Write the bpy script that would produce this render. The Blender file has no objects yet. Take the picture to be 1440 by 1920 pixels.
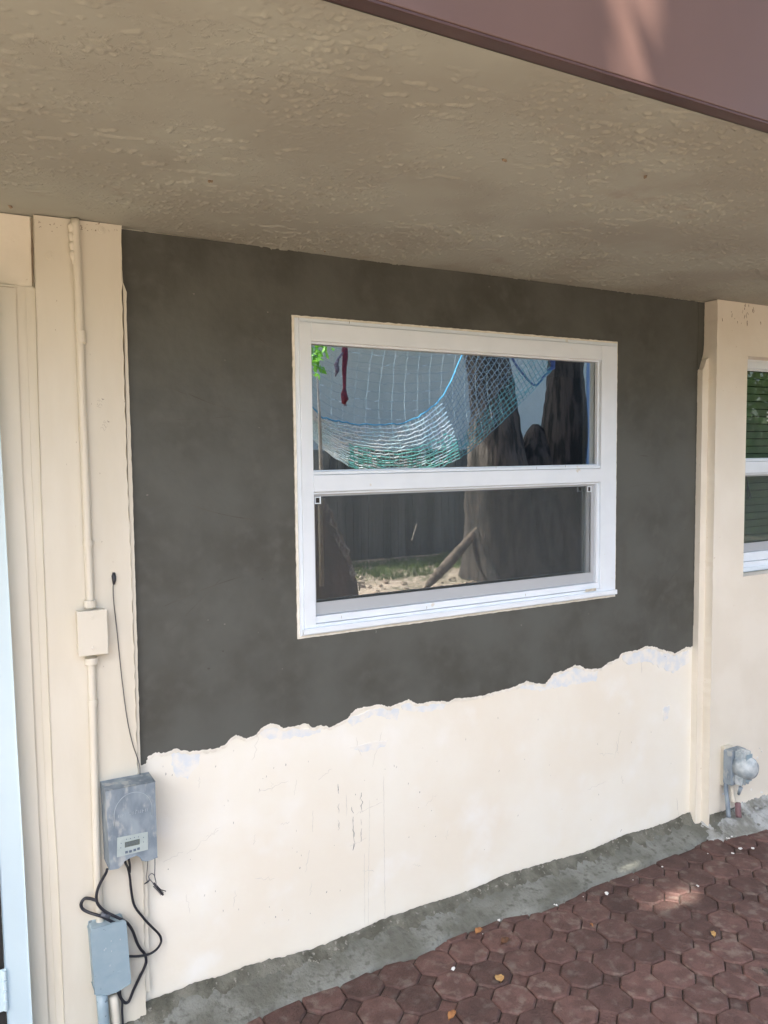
import bpy, bmesh, math, random
import numpy as np
from mathutils import Vector, Matrix, noise
from mathutils.geometry import tessellate_polygon
random.seed(7)
SC = bpy.context.scene
# ------------------------------------------------------------------ camera
CAM = Vector((0.0, -2.284, 1.64))
F = 1500.0
RT = Vector((0.8684644, -0.49562331, -0.01127451))
UP = Vector((0.04486043, 0.05591784, 0.99742706))
FW = Vector((0.49371766, 0.86673567, -0.07079653))
cd = bpy.data.cameras.new("camera"); cam = bpy.data.objects.new("camera", cd)
SC.collection.objects.link(cam); SC.camera = cam
cam.matrix_world = Matrix((( RT.x, UP.x, -FW.x, CAM.x), (RT.y, UP.y, -FW.y, CAM.y), (RT.z, UP.z, -FW.z, CAM.z), (0, 0, 0, 1)))
cd.sensor_fit = 'VERTICAL'; cd.sensor_height = 36; cd.sensor_width = 27; cd.lens = 36 * F / 1920
cd.clip_start = 0.02; cd.clip_end = 500
# ------------------------------------------------------------------ light
SUN = Vector((-0.45, -0.42, 0.79)).normalized()
w = bpy.data.worlds.new("World"); SC.world = w; w.use_nodes = True
nt = w.node_tree; nt.nodes.clear()
sky = nt.nodes.new('ShaderNodeTexSky'); sky.sky_type = 'NISHITA'; sky.sun_disc = False
sky.sun_elevation = math.asin(SUN.z); sky.sun_rotation = math.atan2(SUN.x, SUN.y)
sky.altitude = 0; sky.air_density = 1.0; sky.dust_density = 3.0; sky.ozone_density = 0.55
bg = nt.nodes.new('ShaderNodeBackground'); bg.inputs[1].default_value = 0.15
ow = nt.nodes.new('ShaderNodeOutputWorld')
nt.links.new(sky.outputs[0], bg.inputs[0]); nt.links.new(bg.outputs[0], ow.inputs[0])
ld = bpy.data.lights.new("sun", 'SUN'); ld.energy = 3.8; ld.angle = math.radians(0.5); ld.color = (1, 0.93, 0.82)
sun = bpy.data.objects.new("sun", ld); SC.collection.objects.link(sun)
sun.rotation_euler = SUN.to_track_quat('Z', 'Y').to_euler(); sun.location = (0, 0, 12)
SC.view_settings.view_transform = 'Standard'; SC.view_settings.look = 'None'
SC.view_settings.exposure = 2.4; SC.view_settings.gamma = 1
SC.render.film_transparent = False
SC.cycles.max_bounces = 8; SC.cycles.diffuse_bounces = 5; SC.cycles.glossy_bounces = 4
SC.cycles.transparent_max_bounces = 12; SC.cycles.caustics_reflective = False; SC.cycles.caustics_refractive = False
SC.cycles.sample_clamp_indirect = 6
SC.cycles.use_denoising = True

# ------------------------------------------------------------------ helpers
def ray(px, py): return RT * ((px - 720) / F) - UP * ((py - 960) / F) + FW
def on_wall(px, py, out=0.0):          # point of the wall-parallel plane y = -out that the photo shows there
    d = ray(px, py); t = (-out - CAM.y) / d.y; return CAM + d * t
def on_flat(px, py, z=0.0):
    d = ray(px, py); t = (z - CAM.z) / d.z; return CAM + d * t
def xz(px, py, out=0.0):
    p = on_wall(px, py, out); return (p.x, p.z)
def mirrored(px, py, dist):            # point in the yard whose reflection in the panes the photo shows there
    p = on_wall(px, py, -dist - 0.03); return Vector((p.x, -dist, p.z))

def link(o, parent=None):
    SC.collection.objects.link(o)
    if parent is not None:
        o.parent = parent
        o.matrix_parent_inverse = Matrix.Translation(-world_loc(parent))
    return o
def world_loc(o):
    v = Vector(o.location)
    return v
def mesh(name, verts, faces, m, parent=None, smooth=False, bevel=0.0, seg=2):
    me = bpy.data.meshes.new(name); me.from_pydata([tuple(v) for v in verts], [], faces); me.update()
    return meobj(name, me, m, parent, smooth, bevel, seg)
def meobj(name, me, m, parent=None, smooth=False, bevel=0.0, seg=2):
    if bevel > 0 or smooth is not None:
        bm = bmesh.new(); bm.from_mesh(me)
        if bevel > 0:
            es = [e for e in bm.edges if len(e.link_faces) == 2 and e.calc_face_angle(0) > 0.5]
            bmesh.ops.bevel(bm, geom=es, offset=bevel, segments=seg, affect='EDGES', clamp_overlap=True, profile=0.5)
        bmesh.ops.recalc_face_normals(bm, faces=bm.faces)
        bm.to_mesh(me); bm.free()
    if smooth:
        for p in me.polygons: p.use_smooth = True
    if m is not None: me.materials.append(m)
    o = bpy.data.objects.new(name, me)
    if parent is None:                      # put the origin at the base of the thing
        co = np.array([v.co for v in me.vertices])
        c = Vector(((co[:, 0].min() + co[:, 0].max()) / 2, (co[:, 1].min() + co[:, 1].max()) / 2, co[:, 2].min()))
        me.transform(Matrix.Translation(-c)); o.location = c
    return link(o, parent)
def sharp_smooth(o, ang=35):
    me = o.data
    for p in me.polygons: p.use_smooth = True
    bm = bmesh.new(); bm.from_mesh(me)
    for e in bm.edges:
        if len(e.link_faces) == 2 and e.calc_face_angle(0) > math.radians(ang): e.smooth = False
    bm.to_mesh(me); bm.free()
    return o
class MB:
    def __init__(s): s.v = []; s.f = []
    def add(s, v, f):
        b = len(s.v); s.v += [Vector(x) for x in v]; s.f += [tuple(i + b for i in q) for q in f]; return s
    def box(s, x0, x1, y0, y1, z0, z1):
        v = [(x, y, z) for x in (x0, x1) for y in (y0, y1) for z in (z0, z1)]
        return s.add(v, [(0, 1, 3, 2), (4, 6, 7, 5), (0, 4, 5, 1), (2, 3, 7, 6), (0, 2, 6, 4), (1, 5, 7, 3)])
    def prism(s, outline, y0, y1, holes=()):     # outline in (x, z), extruded between y0 (front) and y1
        loops = [list(outline)] + [list(h) for h in holes]
        tris = tessellate_polygon([[Vector((a, b, 0)) for a, b in l] for l in loops])
        flat = [p for l in loops for p in l]; n = len(flat)
        v = [(a, y0, b) for a, b in flat] + [(a, y1, b) for a, b in flat]
        f = [tuple(t) for t in tris] + [tuple(i + n for i in reversed(t)) for t in tris]
        k = 0
        for l in loops:
            m_ = len(l)
            for i in range(m_):
                a = k + i; b = k + (i + 1) % m_; f.append((a, b, b + n, a + n))
            k += m_
        return s.add(v, f)
    def tube(s, pts, r, n=8, cap=True):
        pts = [Vector(p) for p in pts]; rs = r if isinstance(r, (list, tuple)) else [r] * len(pts)
        v = []; f = []; ref = None
        for i, p in enumerate(pts):
            t = (pts[min(i + 1, len(pts) - 1)] - pts[max(i - 1, 0)]).normalized()
            if ref is None:
                ref = Vector((0, 0, 1)) if abs(t.z) < 0.9 else Vector((1, 0, 0))
            a = (ref - t * ref.dot(t)).normalized(); b = t.cross(a); ref = a
            for k in range(n):
                th = 2 * math.pi * k / n; v.append(p + (a * math.cos(th) + b * math.sin(th)) * rs[i])
        for i in range(len(pts) - 1):
            for k in range(n):
                k2 = (k + 1) % n; f.append((i * n + k, i * n + k2, (i + 1) * n + k2, (i + 1) * n + k))
        if cap:
            f.append(tuple(reversed(range(n)))); f.append(tuple(range((len(pts) - 1) * n, len(pts) * n)))
        return s.add(v, f)
    def cyl(s, c, axis, r, h, n=20):
        c = Vector(c); axis = Vector(axis).normalized()
        return s.tube([c, c + axis * h], r, n)
    def build(s, name, m, parent=None, smooth=False, bevel=0.0, seg=2):
        return mesh(name, s.v, s.f, m, parent, smooth, bevel, seg)
def spline(pts, k=6):                  # Catmull-Rom
    pts = [Vector(p) for p in pts]; out = []
    for i in range(len(pts) - 1):
        p0 = pts[max(i - 1, 0)]; p1 = pts[i]; p2 = pts[i + 1]; p3 = pts[min(i + 2, len(pts) - 1)]
        for j in range(k):
            t = j / k
            out.append(0.5 * ((2 * p1) + (p2 - p0) * t + (2 * p0 - 5 * p1 + 4 * p2 - p3) * t * t + (3 * p1 - p0 - 3 * p2 + p3) * t ** 3))
    out.append(pts[-1]); return out
def ragged(pts, step=0.004, amp=0.0015, closed=False, seed=0):     # (x, z) polyline made uneven
    out = []; n = len(pts); rg = range(n if closed else n - 1)
    for i in rg:
        a = Vector((pts[i][0], pts[i][1], 0)); b = Vector((pts[(i + 1) % n][0], pts[(i + 1) % n][1], 0))
        k = max(1, int((b - a).length / step)); d = (b - a).normalized(); nn = Vector((-d.y, d.x, 0))
        for j in range(k):
            p = a.lerp(b, j / k)
            q = amp * (noise.noise(Vector((p.x * 45 + seed, p.y * 45, 1))) + 0.8 * noise.noise(Vector((p.x * 170 + seed, p.y * 170, 3))))
            p = p + nn * q; out.append((p.x, p.y))
    if not closed: out.append(tuple(pts[-1][:2]))
    return out
def tag(o, label=None, cat=None, group=None, kind=None):
    if label: o['label'] = label
    if cat: o['category'] = cat
    if group: o['group'] = group
    if kind: o['kind'] = kind
    return o
def thing(name, loc, label, cat, group=None):
    o = bpy.data.objects.new(name, None); o.location = loc; o.empty_display_size = 0.05
    SC.collection.objects.link(o); return tag(o, label, cat, group)

# ------------------------------------------------------------------ materials
def mat(name, c1, c2=None, scale=8, rough=0.7, bump=0.0, bscale=40, bdist=0.002, spec=0.5, metal=0.0, detail=6,
        stretch=(1, 1, 1), c3=None, c3scale=30, c3lo=0.62, c3hi=0.68, lo=0.35, hi=0.65, rvar=0.0, coords='Object'):
    m = bpy.data.materials.new(name); m.use_nodes = True; t = m.node_tree; N = t.nodes; L = t.links
    b = N['Principled BSDF']; b.inputs['Roughness'].default_value = rough; b.inputs['Metallic'].default_value = metal
    b.inputs['Specular IOR Level'].default_value = spec
    b.inputs['Base Color'].default_value = (*c1, 1)
    tc = N.new('ShaderNodeTexCoord'); mp = N.new('ShaderNodeMapping'); L.new(tc.outputs[coords], mp.inputs[0])
    mp.inputs['Scale'].default_value = stretch
    col = None
    def nz(sc, dt=detail, src=mp.outputs[0], dist=0.0):
        n = N.new('ShaderNodeTexNoise'); n.inputs['Scale'].default_value = sc; n.inputs['Detail'].default_value = dt
        n.inputs['Distortion'].default_value = dist; L.new(src, n.inputs['Vector']); return n
    def ramp(src, a, bb):
        r = N.new('ShaderNodeMapRange'); r.inputs[1].default_value = a; r.inputs[2].default_value = bb
        r.interpolation_type = 'SMOOTHSTEP'
        L.new(src, r.inputs[0]); return r.outputs[0]
    def mix(fac, a, bcol):
        x = N.new('ShaderNodeMix'); x.data_type = 'RGBA'; L.new(fac, x.inputs['Factor'])
        if isinstance(a, tuple): x.inputs['A'].default_value = (*a, 1)
        else: L.new(a, x.inputs['A'])
        if isinstance(bcol, tuple): x.inputs['B'].default_value = (*bcol, 1)
        else: L.new(bcol, x.inputs['B'])
        return x.outputs['Result']
    if c2 is not None:
        n1 = nz(scale); col = mix(ramp(n1.outputs['Fac'], lo, hi), c1, c2)
        if rvar: 
            rr = N.new('ShaderNodeMapRange'); rr.inputs[3].default_value = rough - rvar; rr.inputs[4].default_value = rough + rvar
            L.new(n1.outputs['Fac'], rr.inputs[0]); L.new(rr.outputs[0], b.inputs['Roughness'])
    if c3 is not None:
        n2 = nz(c3scale, 4); col = mix(ramp(n2.outputs['Fac'], c3lo, c3hi), col if col is not None else c1, c3)
    if col is not None: L.new(col, b.inputs['Base Color'])
    if bump > 0:
        n3 = nz(bscale, 8); bp = N.new('ShaderNodeBump'); bp.inputs['Strength'].default_value = bump
        bp.inputs['Distance'].default_value = bdist
        L.new(n3.outputs['Fac'], bp.inputs['Height']); L.new(bp.outputs[0], b.inputs['Normal'])
    m['h'] = 1
    return m
M = {}
M['cream'] = mat('cream paint on stucco', (0.80, 0.755, 0.66), (0.76, 0.71, 0.61), 5, 0.6, 0.35, 22, 0.004, c3=(0.62, 0.55, 0.44), c3scale=60, c3lo=0.70, c3hi=0.76)
M['creamwood'] = mat('cream paint on boards', (0.69, 0.655, 0.565), (0.65, 0.61, 0.515), 9, 0.45, 0.25, 60, 0.0015, stretch=(1, 1, 0.25), c3=(0.5, 0.42, 0.32), c3scale=70, c3lo=0.74, c3hi=0.80)
M['whitewall'] = mat('old painted wall below', (0.86, 0.835, 0.75), (0.83, 0.775, 0.665), 2.0, 0.6, 0.7, 12, 0.007, c3=(0.88, 0.87, 0.82), c3scale=5, c3lo=0.5, c3hi=0.8)
M['render'] = mat('fresh grey cement render', (0.060, 0.060, 0.051), (0.096, 0.100, 0.091), 3.4, 0.62, 0.8, 11, 0.006, c3=(0.098, 0.100, 0.090), c3scale=18, c3lo=0.42, c3hi=0.90, rvar=0.12, lo=0.3, hi=0.7)
M['primer'] = mat('pale blue white primer smear', (0.72, 0.76, 0.79), (0.85, 0.83, 0.77), 30, 0.55, 0.3, 60, 0.001)
M['drywhite'] = mat('thin white paint edge', (0.85, 0.82, 0.74), (0.74, 0.71, 0.62), 40, 0.6, 0.3, 90, 0.001)
M['fascia'] = mat('brown metal fascia', (0.112, 0.066, 0.054), (0.100, 0.058, 0.047), 4, 0.38, 0.08, 30, 0.001, stretch=(1, 1, 0.3))
M['lip'] = mat('dark brown drip edge', (0.050, 0.023, 0.020), (0.062, 0.030, 0.025), 12, 0.45)
M['plinth'] = mat('grey green mortar plinth', (0.125, 0.128, 0.108), (0.215, 0.225, 0.205), 6, 0.85, 1.0, 70, 0.007, c3=(0.105, 0.105, 0.09), c3scale=45, c3lo=0.48, c3hi=0.72)
M['fillet'] = mat('dark rough mortar', (0.085, 0.085, 0.066), (0.17, 0.168, 0.14), 14, 0.9, 1.0, 90, 0.008, c3=(0.26, 0.25, 0.22), c3scale=60, c3lo=0.6, c3hi=0.7)
M['mortar'] = mat('pale loose mortar', (0.42, 0.44, 0.44), (0.20, 0.205, 0.185), 16, 0.9, 1.0, 90, 0.006)
M['vinyl'] = mat('white window vinyl', (0.78, 0.85, 0.92), (0.75, 0.82, 0.89), 12, 0.35, 0.0, c3=(0.66, 0.64, 0.58), c3scale=26, c3lo=0.70, c3hi=0.80)
M['bluewhite'] = mat('white door jamb with skylight tint', (0.60, 0.74, 0.80), (0.57, 0.71, 0.78), 5, 0.3)  # blue of the skylight is put into the white paint
M['screenframe'] = mat('grey screen frame', (0.42, 0.45, 0.48), None, rough=0.35)
M['greybox'] = mat('weathered grey plastic', (0.17, 0.215, 0.26), (0.28, 0.335, 0.38), 26, 0.65, 0.3, 60, 0.001, stretch=(1, 1, 0.5), c3=(0.40, 0.425, 0.43), c3scale=38, c3lo=0.52, c3hi=0.68)
M['greypvc'] = mat('grey conduit plastic', (0.28, 0.38, 0.44), (0.31, 0.405, 0.46), 30, 0.42, c3=(0.15, 0.19, 0.22), c3scale=70, c3lo=0.66, c3hi=0.72)
M['relief'] = mat('relief edge', (0.30, 0.36, 0.41), (0.36, 0.41, 0.45), 40, 0.6)
M['panel'] = mat('pale label panel', (0.43, 0.50, 0.49), (0.38, 0.45, 0.45), 40, 0.5)
M['lcd'] = mat('dark display', (0.10, 0.125, 0.115), (0.15, 0.18, 0.165), 300, 0.3)
M['black'] = mat('black cable rubber', (0.014, 0.016, 0.025), (0.022, 0.024, 0.032), 40, 0.45)
M['darkgap'] = mat('dark door gap', (0.02, 0.018, 0.018), None, rough=0.8)
M['brownblack'] = mat('brown weather strip', (0.035, 0.02, 0.015), None, rough=0.7)
M['wire'] = mat('dull grey wire', (0.10, 0.10, 0.11), None, rough=0.45)
M['pencil'] = mat('pencil marks', (0.38, 0.34, 0.29), None, rough=0.8)
M['crack'] = mat('grey hairline dirt', (0.42, 0.41, 0.38), (0.22, 0.22, 0.21), 60, 0.9)
M['faintcrack'] = mat('faint plaster crease', (0.70, 0.68, 0.62), (0.60, 0.58, 0.53), 60, 0.9)
M['dirt'] = mat('brown dirt and shadow line', (0.20, 0.15, 0.11), (0.32, 0.25, 0.18), 60, 0.95)
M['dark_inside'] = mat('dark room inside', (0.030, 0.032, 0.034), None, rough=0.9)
M['blind'] = mat('green grey blind slat', (0.30, 0.34, 0.22), (0.20, 0.26, 0.18), 3, 0.6)
M['clear'] = mat('cloudy clear cover', (0.55, 0.60, 0.62), (0.32, 0.38, 0.42), 30, 0.25)
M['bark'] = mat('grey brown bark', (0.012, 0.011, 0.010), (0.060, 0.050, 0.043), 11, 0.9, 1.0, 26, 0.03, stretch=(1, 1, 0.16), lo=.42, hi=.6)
M['bark2'] = mat('rusty brown bark', (0.17, 0.105, 0.07), (0.09, 0.07, 0.055), 7, 0.9, 1.0, 20, 0.02, stretch=(1, 1, 0.3))
M['fence'] = mat('weathered fence boards', (0.15, 0.155, 0.145), (0.065, 0.07, 0.072), 1.6, 0.85, 0.4, 30, 0.004, stretch=(3, 1, 0.3))
M['neighbour'] = mat('pale stucco of next house', (0.44, 0.465, 0.46), (0.40, 0.43, 0.43), 2, 0.8, 0.3, 20, 0.004)
M['redrope'] = mat('dark red rope', (0.20, 0.025, 0.04), (0.10, 0.02, 0.035), 60, 0.8, 0.8, 120, 0.004)
M['bamboo'] = mat('pale bamboo', (0.50, 0.45, 0.36), (0.38, 0.33, 0.25), 20, 0.6)
M['tarp'] = mat('blue tarp', (0.10, 0.20, 0.36), (0.07, 0.14, 0.27), 9, 0.5, 0.5, 12, 0.02, stretch=(2, 2, 0.4))
M['netwhite'] = mat('white net cord', (0.80, 0.84, 0.85), (0.55, 0.74, 0.78), 8, 0.6)
M['netaqua'] = mat('aqua net cord', (0.12, 0.50, 0.46), (0.30, 0.62, 0.58), 12, 0.6)
M['netblue'] = mat('blue net rope', (0.06, 0.33, 0.58), (0.10, 0.45, 0.65), 30, 0.6)
M['netnavy'] = mat('navy rope', (0.02, 0.04, 0.16), (0.04, 0.08, 0.22), 30, 0.7)
M['leafdry'] = mat('dry fallen leaf', (0.40, 0.19, 0.07), (0.26, 0.11, 0.045), 60, 0.7, 0.3, 120, 0.001)
M['leafyellow'] = mat('yellow fallen leaf', (0.50, 0.33, 0.13), (0.36, 0.20, 0.08), 60, 0.7, 0.3, 120, 0.001)
M['chip'] = mat('white mortar crumb', (0.72, 0.72, 0.70), None, rough=0.8)
M['roof'] = mat('roofing', (0.12, 0.11, 0.10), None, rough=0.9)

def add_rand(m, amount, dark=(0.6, 0.6, 0.65)):
    t = m.node_tree; N = t.nodes; L = t.links; b = N['Principled BSDF']; s = b.inputs['Base Color'].links[0].from_socket
    g = N.new('ShaderNodeNewGeometry'); r = N.new('ShaderNodeMapRange'); r.inputs[3].default_value = 1 - amount; r.inputs[4].default_value = 1 + amount
    L.new(g.outputs['Random Per Island'], r.inputs[0])
    x = N.new('ShaderNodeMix'); x.data_type = 'RGBA'; x.blend_type = 'MULTIPLY'; x.inputs['Factor'].default_value = 1
    L.new(s, x.inputs['A']); c = N.new('ShaderNodeCombineColor')
    for i in range(3): L.new(r.outputs[0], c.inputs[i])
    L.new(c.outputs[0], x.inputs['B']); L.new(x.outputs['Result'], b.inputs['Base Color'])
M['paver'] = mat('red brown paver', (0.076, 0.040, 0.034), (0.112, 0.060, 0.051), 22, 0.75, 1.0, 110, 0.005, c3=(0.150, 0.112, 0.095), c3scale=26, c3lo=0.50, c3hi=0.74)
add_rand(M['paver'], 0.30)
M['joint'] = mat('dark paver joint sand', (0.035, 0.028, 0.024), (0.06, 0.048, 0.04), 60, 0.95, 0.5, 90, 0.004)
M['dirtground'] = mat('dry leaf littered soil', (0.42, 0.33, 0.255), (0.15, 0.135, 0.085), 1.6, 0.95, 1.0, 25, 0.03, c3=(0.52, 0.43, 0.35), c3scale=14, c3lo=0.5, c3hi=0.6)
M['grass'] = mat('grass blades', (0.05, 0.10, 0.02), (0.13, 0.20, 0.05), 3, 0.6)
def leafmat(name, c1, c2):
    m = mat(name, c1, c2, 2.5, 0.5, spec=0.4); add_rand(m, 0.35)
    t = m.node_tree; N = t.nodes; L = t.links; b = N['Principled BSDF']
    tr = N.new('ShaderNodeBsdfTranslucent'); tr.inputs[0].default_value = (c2[0] * 1.6, c2[1] * 1.8, c2[2], 1)
    mx = N.new('ShaderNodeMixShader'); mx.inputs[0].default_value = 0.3
    L.new(b.outputs[0], mx.inputs[1]); L.new(tr.outputs[0], mx.inputs[2]); L.new(mx.outputs[0], N['Material Output'].inputs[0])
    return m
M['leaf'] = leafmat('green leaves', (0.035, 0.085, 0.018), (0.06, 0.13, 0.028))
M['leafbright'] = leafmat('bright green leaves', (0.10, 0.25, 0.03), (0.16, 0.36, 0.05))
def glassmat(name, refl):
    m = bpy.data.materials.new(name); m.use_nodes = True; t = m.node_tree; N = t.nodes; L = t.links; N.remove(N['Principled BSDF'])
    g = N.new('ShaderNodeBsdfGlossy'); g.inputs['Roughness'].default_value = 0.0; g.inputs[0].default_value = (0.93, 0.97, 1, 1)
    tr = N.new('ShaderNodeBsdfTransparent'); tr.inputs[0].default_value = (0.75, 0.8, 0.78, 1)
    tc = N.new('ShaderNodeTexCoord'); nz = N.new('ShaderNodeTexNoise'); nz.inputs['Scale'].default_value = 2.2; nz.inputs['Detail'].default_value = 1
    L.new(tc.outputs['Object'], nz.inputs['Vector'])
    bp = N.new('ShaderNodeBump'); bp.inputs['Strength'].default_value = 0.12; bp.inputs['Distance'].default_value = 0.004
    L.new(nz.outputs['Fac'], bp.inputs['Height']); L.new(bp.outputs[0], g.inputs['Normal'])
    mx = N.new('ShaderNodeMixShader'); mx.inputs[0].default_value = refl
    L.new(tr.outputs[0], mx.inputs[1]); L.new(g.outputs[0], mx.inputs[2]); L.new(mx.outputs[0], N['Material Output'].inputs[0])
    return m
M['glass'] = glassmat('reflective window glass', 0.45)
M['glass2'] = glassmat('plain window glass', 0.04)
def screenmat():
    m = bpy.data.materials.new('insect screen mesh'); m.use_nodes = True; t = m.node_tree; N = t.nodes; L = t.links
    b = N['Principled BSDF']; b.inputs['Base Color'].default_value = (0.12, 0.135, 0.14, 1); b.inputs['Roughness'].default_value = 0.5
    tr = N.new('ShaderNodeBsdfTransparent'); mx = N.new('ShaderNodeMixShader')
    tc = N.new('ShaderNodeTexCoord'); wv = N.new('ShaderNodeTexNoise'); mp = N.new('ShaderNodeMapping'); mp.inputs['Scale'].default_value = (140, 1, 4)
    L.new(tc.outputs['Object'], mp.inputs[0]); L.new(mp.outputs[0], wv.inputs['Vector']); wv.inputs['Scale'].default_value = 1
    r = N.new('ShaderNodeMapRange'); r.inputs[3].default_value = 0.74; r.inputs[4].default_value = 0.88
    L.new(wv.outputs['Fac'], r.inputs[0]); L.new(r.outputs[0], mx.inputs[0])
    L.new(b.outputs[0], mx.inputs[1]); L.new(tr.outputs[0], mx.inputs[2]); L.new(mx.outputs[0], N['Material Output'].inputs[0])
    return m
M['screen'] = screenmat()
def soffitmat():
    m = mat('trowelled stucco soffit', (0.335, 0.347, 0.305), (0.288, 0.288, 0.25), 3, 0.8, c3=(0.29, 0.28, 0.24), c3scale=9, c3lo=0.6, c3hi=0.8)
    t = m.node_tree; N = t.nodes; L = t.links; b = N['Principled BSDF']
    tc = N.new('ShaderNodeTexCoord')
    def noi(scale, st, det, dist=0.0, rot=0.0):
        mp = N.new('ShaderNodeMapping'); mp.inputs['Scale'].default_value = st; mp.inputs['Rotation'].default_value = (0, 0, rot)
        L.new(tc.outputs['Object'], mp.inputs[0])
        n = N.new('ShaderNodeTexNoise'); n.inputs['Scale'].default_value = scale; n.inputs['Detail'].default_value = det; n.inputs['Distortion'].default_value = dist
        n.inputs['Roughness'].default_value = 0.55
        L.new(mp.outputs[0], n.inputs['Vector']); return n.outputs['Fac']
    def mr(s, a, bb, c=0, d=1):
        r = N.new('ShaderNodeMapRange'); r.interpolation_type = 'SMOOTHSTEP'
        for i, q in enumerate((a, bb, c, d)): r.inputs[i + 1].default_value = q
        L.new(s, r.inputs[0]); return r.outputs[0]
    def op(k, a, bb):
        o = N.new('ShaderNodeMath'); o.operation = k
        for i, q in enumerate((a, bb)):
            if isinstance(q, (int, float)): o.inputs[i].default_value = q
            else: L.new(q, o.inputs[i])
        return o.outputs[0]
    # ridges left by the trowel, long along the wall; clustered lumps; fine pits
    n1 = noi(13, (0.34, 1.0, 1), 5, 0.35, 0.10)
    ridge = mr(n1, 0.52, 0.59)
    msk = mr(noi(3.6, (0.7, 1, 1), 2), 0.46, 0.58)
    n2 = noi(30, (0.6, 1, 1), 5, 0.5); lump = mr(n2, 0.52, 0.66)
    msk2 = mr(noi(4.3, (0.8, 1.3, 1), 3), 0.46, 0.58)
    n4 = noi(75, (0.8, 1, 1), 3, 0.3); grit = mr(n4, 0.50, 0.70)
    pit = mr(noi(52, (0.8, 1, 1), 2), 0.66, 0.73)
    h = op('ADD', op('MULTIPLY', op('MULTIPLY', ridge, msk), 0.0), op('MULTIPLY', op('MULTIPLY', grit, msk2), 0.35))
    h = op('ADD', h, op('MULTIPLY', noi(5, (0.4, 1, 1), 2), 1.1))
    bp = N.new('ShaderNodeBump'); bp.inputs['Strength'].default_value = 1.0; bp.inputs['Distance'].default_value = 0.0035
    L.new(h, bp.inputs['Height']); L.new(bp.outputs[0], b.inputs['Normal'])
    return m
M['soffit'] = soffitmat()

# ================================================================== THE HOUSE
H = 2.262           # soffit height
house = thing('house', (0.5, 0.0, 0.0), 'cream stucco house with dark new cement around its window and a brown fascia', 'house')
XP = 2.812          # right edge of the recessed panel
WX0, WX1, WZ0, WZ1 = 0.989, 2.34, 1.079, 2.060
hole = [(WX0 + .012, WZ0 + .012), (WX1 - .012, WZ0 + .012), (WX1 - .012, WZ1 - .012), (WX0 + .012, WZ1 - .012)]
MB().prism([(-1.4, -.1), (XP + 0.25, -.1), (XP + 0.25, H + .1), (-1.4, H + .1)], 0.0, 0.16, [hole]).build('lower_wall', M['whitewall'], house)

# dark render skim: 4 mm thick, ragged lower border
edge = [(261.5,1434.6),(274.4,1432.5),(278,1417),(291.7,1411),(309,1412),(330.4,1404.5),(352,1408),(382,1406.7),(412,1401.5),(429.4,1389.4),(442.4,1378.7),(459.6,1383),(481,1378.7),(487.6,1365.8),(507,1356),(524,1358.4),(532.8,1365.8),(554.3,1361.5),(573.7,1355.9),(584.4,1364.5),(601.7,1360),(619,1363.6),(636,1355),(653.3,1346.4),(666.2,1329.2),(683.5,1325.7),(709.3,1319.7),(726.5,1325.7),(748,1318.4),(765.3,1311),(782.5,1318.4),(812.6,1314),(840.6,1315),(852.6,1309.8),(880.8,1308),(909,1303),(933,1295),(953.3,1291),(969.4,1285.7),(985.6,1276.8),(1005.7,1280.8),(1021.8,1282.8),(1038,1262.7),(1058,1256.7),(1078,1246.6),(1102.3,1254.7),(1126.5,1253.4),(1140.6,1242.6),(1158.7,1234.5),(1166.8,1224.4),(1195,1218.4),(1215,1210.3),(1243.3,1218.4),(1267.5,1224.4),(1279.6,1216.4),(1297,1211.6)]
lower = [xz(a, b, .004) for a, b in edge]
lower = [(0.487, lower[0][1])] + lower[1:-1] + [(XP - .001, lower[-1][1])]
low_r = ragged(lower, 0.004, 0.0045, seed=3)
top = [(XP - .001, H - .001), (0.487, H - .001)]
hole2 = ragged([(WX0 - .004, WZ0 - .004), (WX1 + .004, WZ0 - .004), (WX1 + .004, WZ1 + .004), (WX0 - .004, WZ1 + .004)], 0.01, 0.0022, closed=True, seed=9)
rnd = MB().prism(low_r + top, -0.0045, 0.0002, [hole2]).build('cement_render', M['render'], house)
rnd['label'] = 'dark grey fresh cement skim with a ragged lower edge'
# thin white lip along the ragged border and paler primer smears under it
lipb = ragged([(a, b) for a, b in lower], 0.004, 0.0045, seed=3)
band = [(a, b + .0) for a, b in lipb]
off = [(a, b - 0.010 - 0.008 * noise.noise(Vector((a * 40, 5, 0)))) for a, b in band]
MB().prism(band + off[::-1], -0.0052, -0.0001).build('paint_edge', M['drywhite'], house)
def smear(pts, name='primer_smear'):
    q = [xz(a, b, .002) for a, b in pts]
    MB().prism(ragged(q, 0.006, 0.006, closed=True, seed=pts[0][0]), -0.0016 - 0.0002 * len(smears), 0.0002).build(name, M['primer'], house); smears.append(1)
smears = []
smear([(322,1412),(372,1408),(376,1425),(352,1462),(330,1455),(322,1430)])
smear([(486,1368),(530,1364),(560,1366),(600,1366),(612,1362),(590,1378),(530,1386),(492,1384)])
smear([(648,1350),(700,1330),(738,1326),(748,1330),(745,1352),(700,1340),(660,1362)])
smear([(752,1318),(790,1322),(838,1318),(830,1330),(790,1336),(756,1332)])
smear([(975,1290),(990,1280),(1018,1286),(1040,1266),(1078,1252),(1122,1258),(1118,1276),(1060,1286),(1012,1296)])
smear([(1165,1230),(1215,1214),(1270,1228),(1292,1218),(1292,1240),(1262,1262),(1215,1240),(1175,1246)])
smear([(655,1402),(700,1392),(728,1388),(722,1400),(680,1410)])
smear([(1243,1330),(1256,1322),(1252,1345),(1245,1352)])

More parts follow.
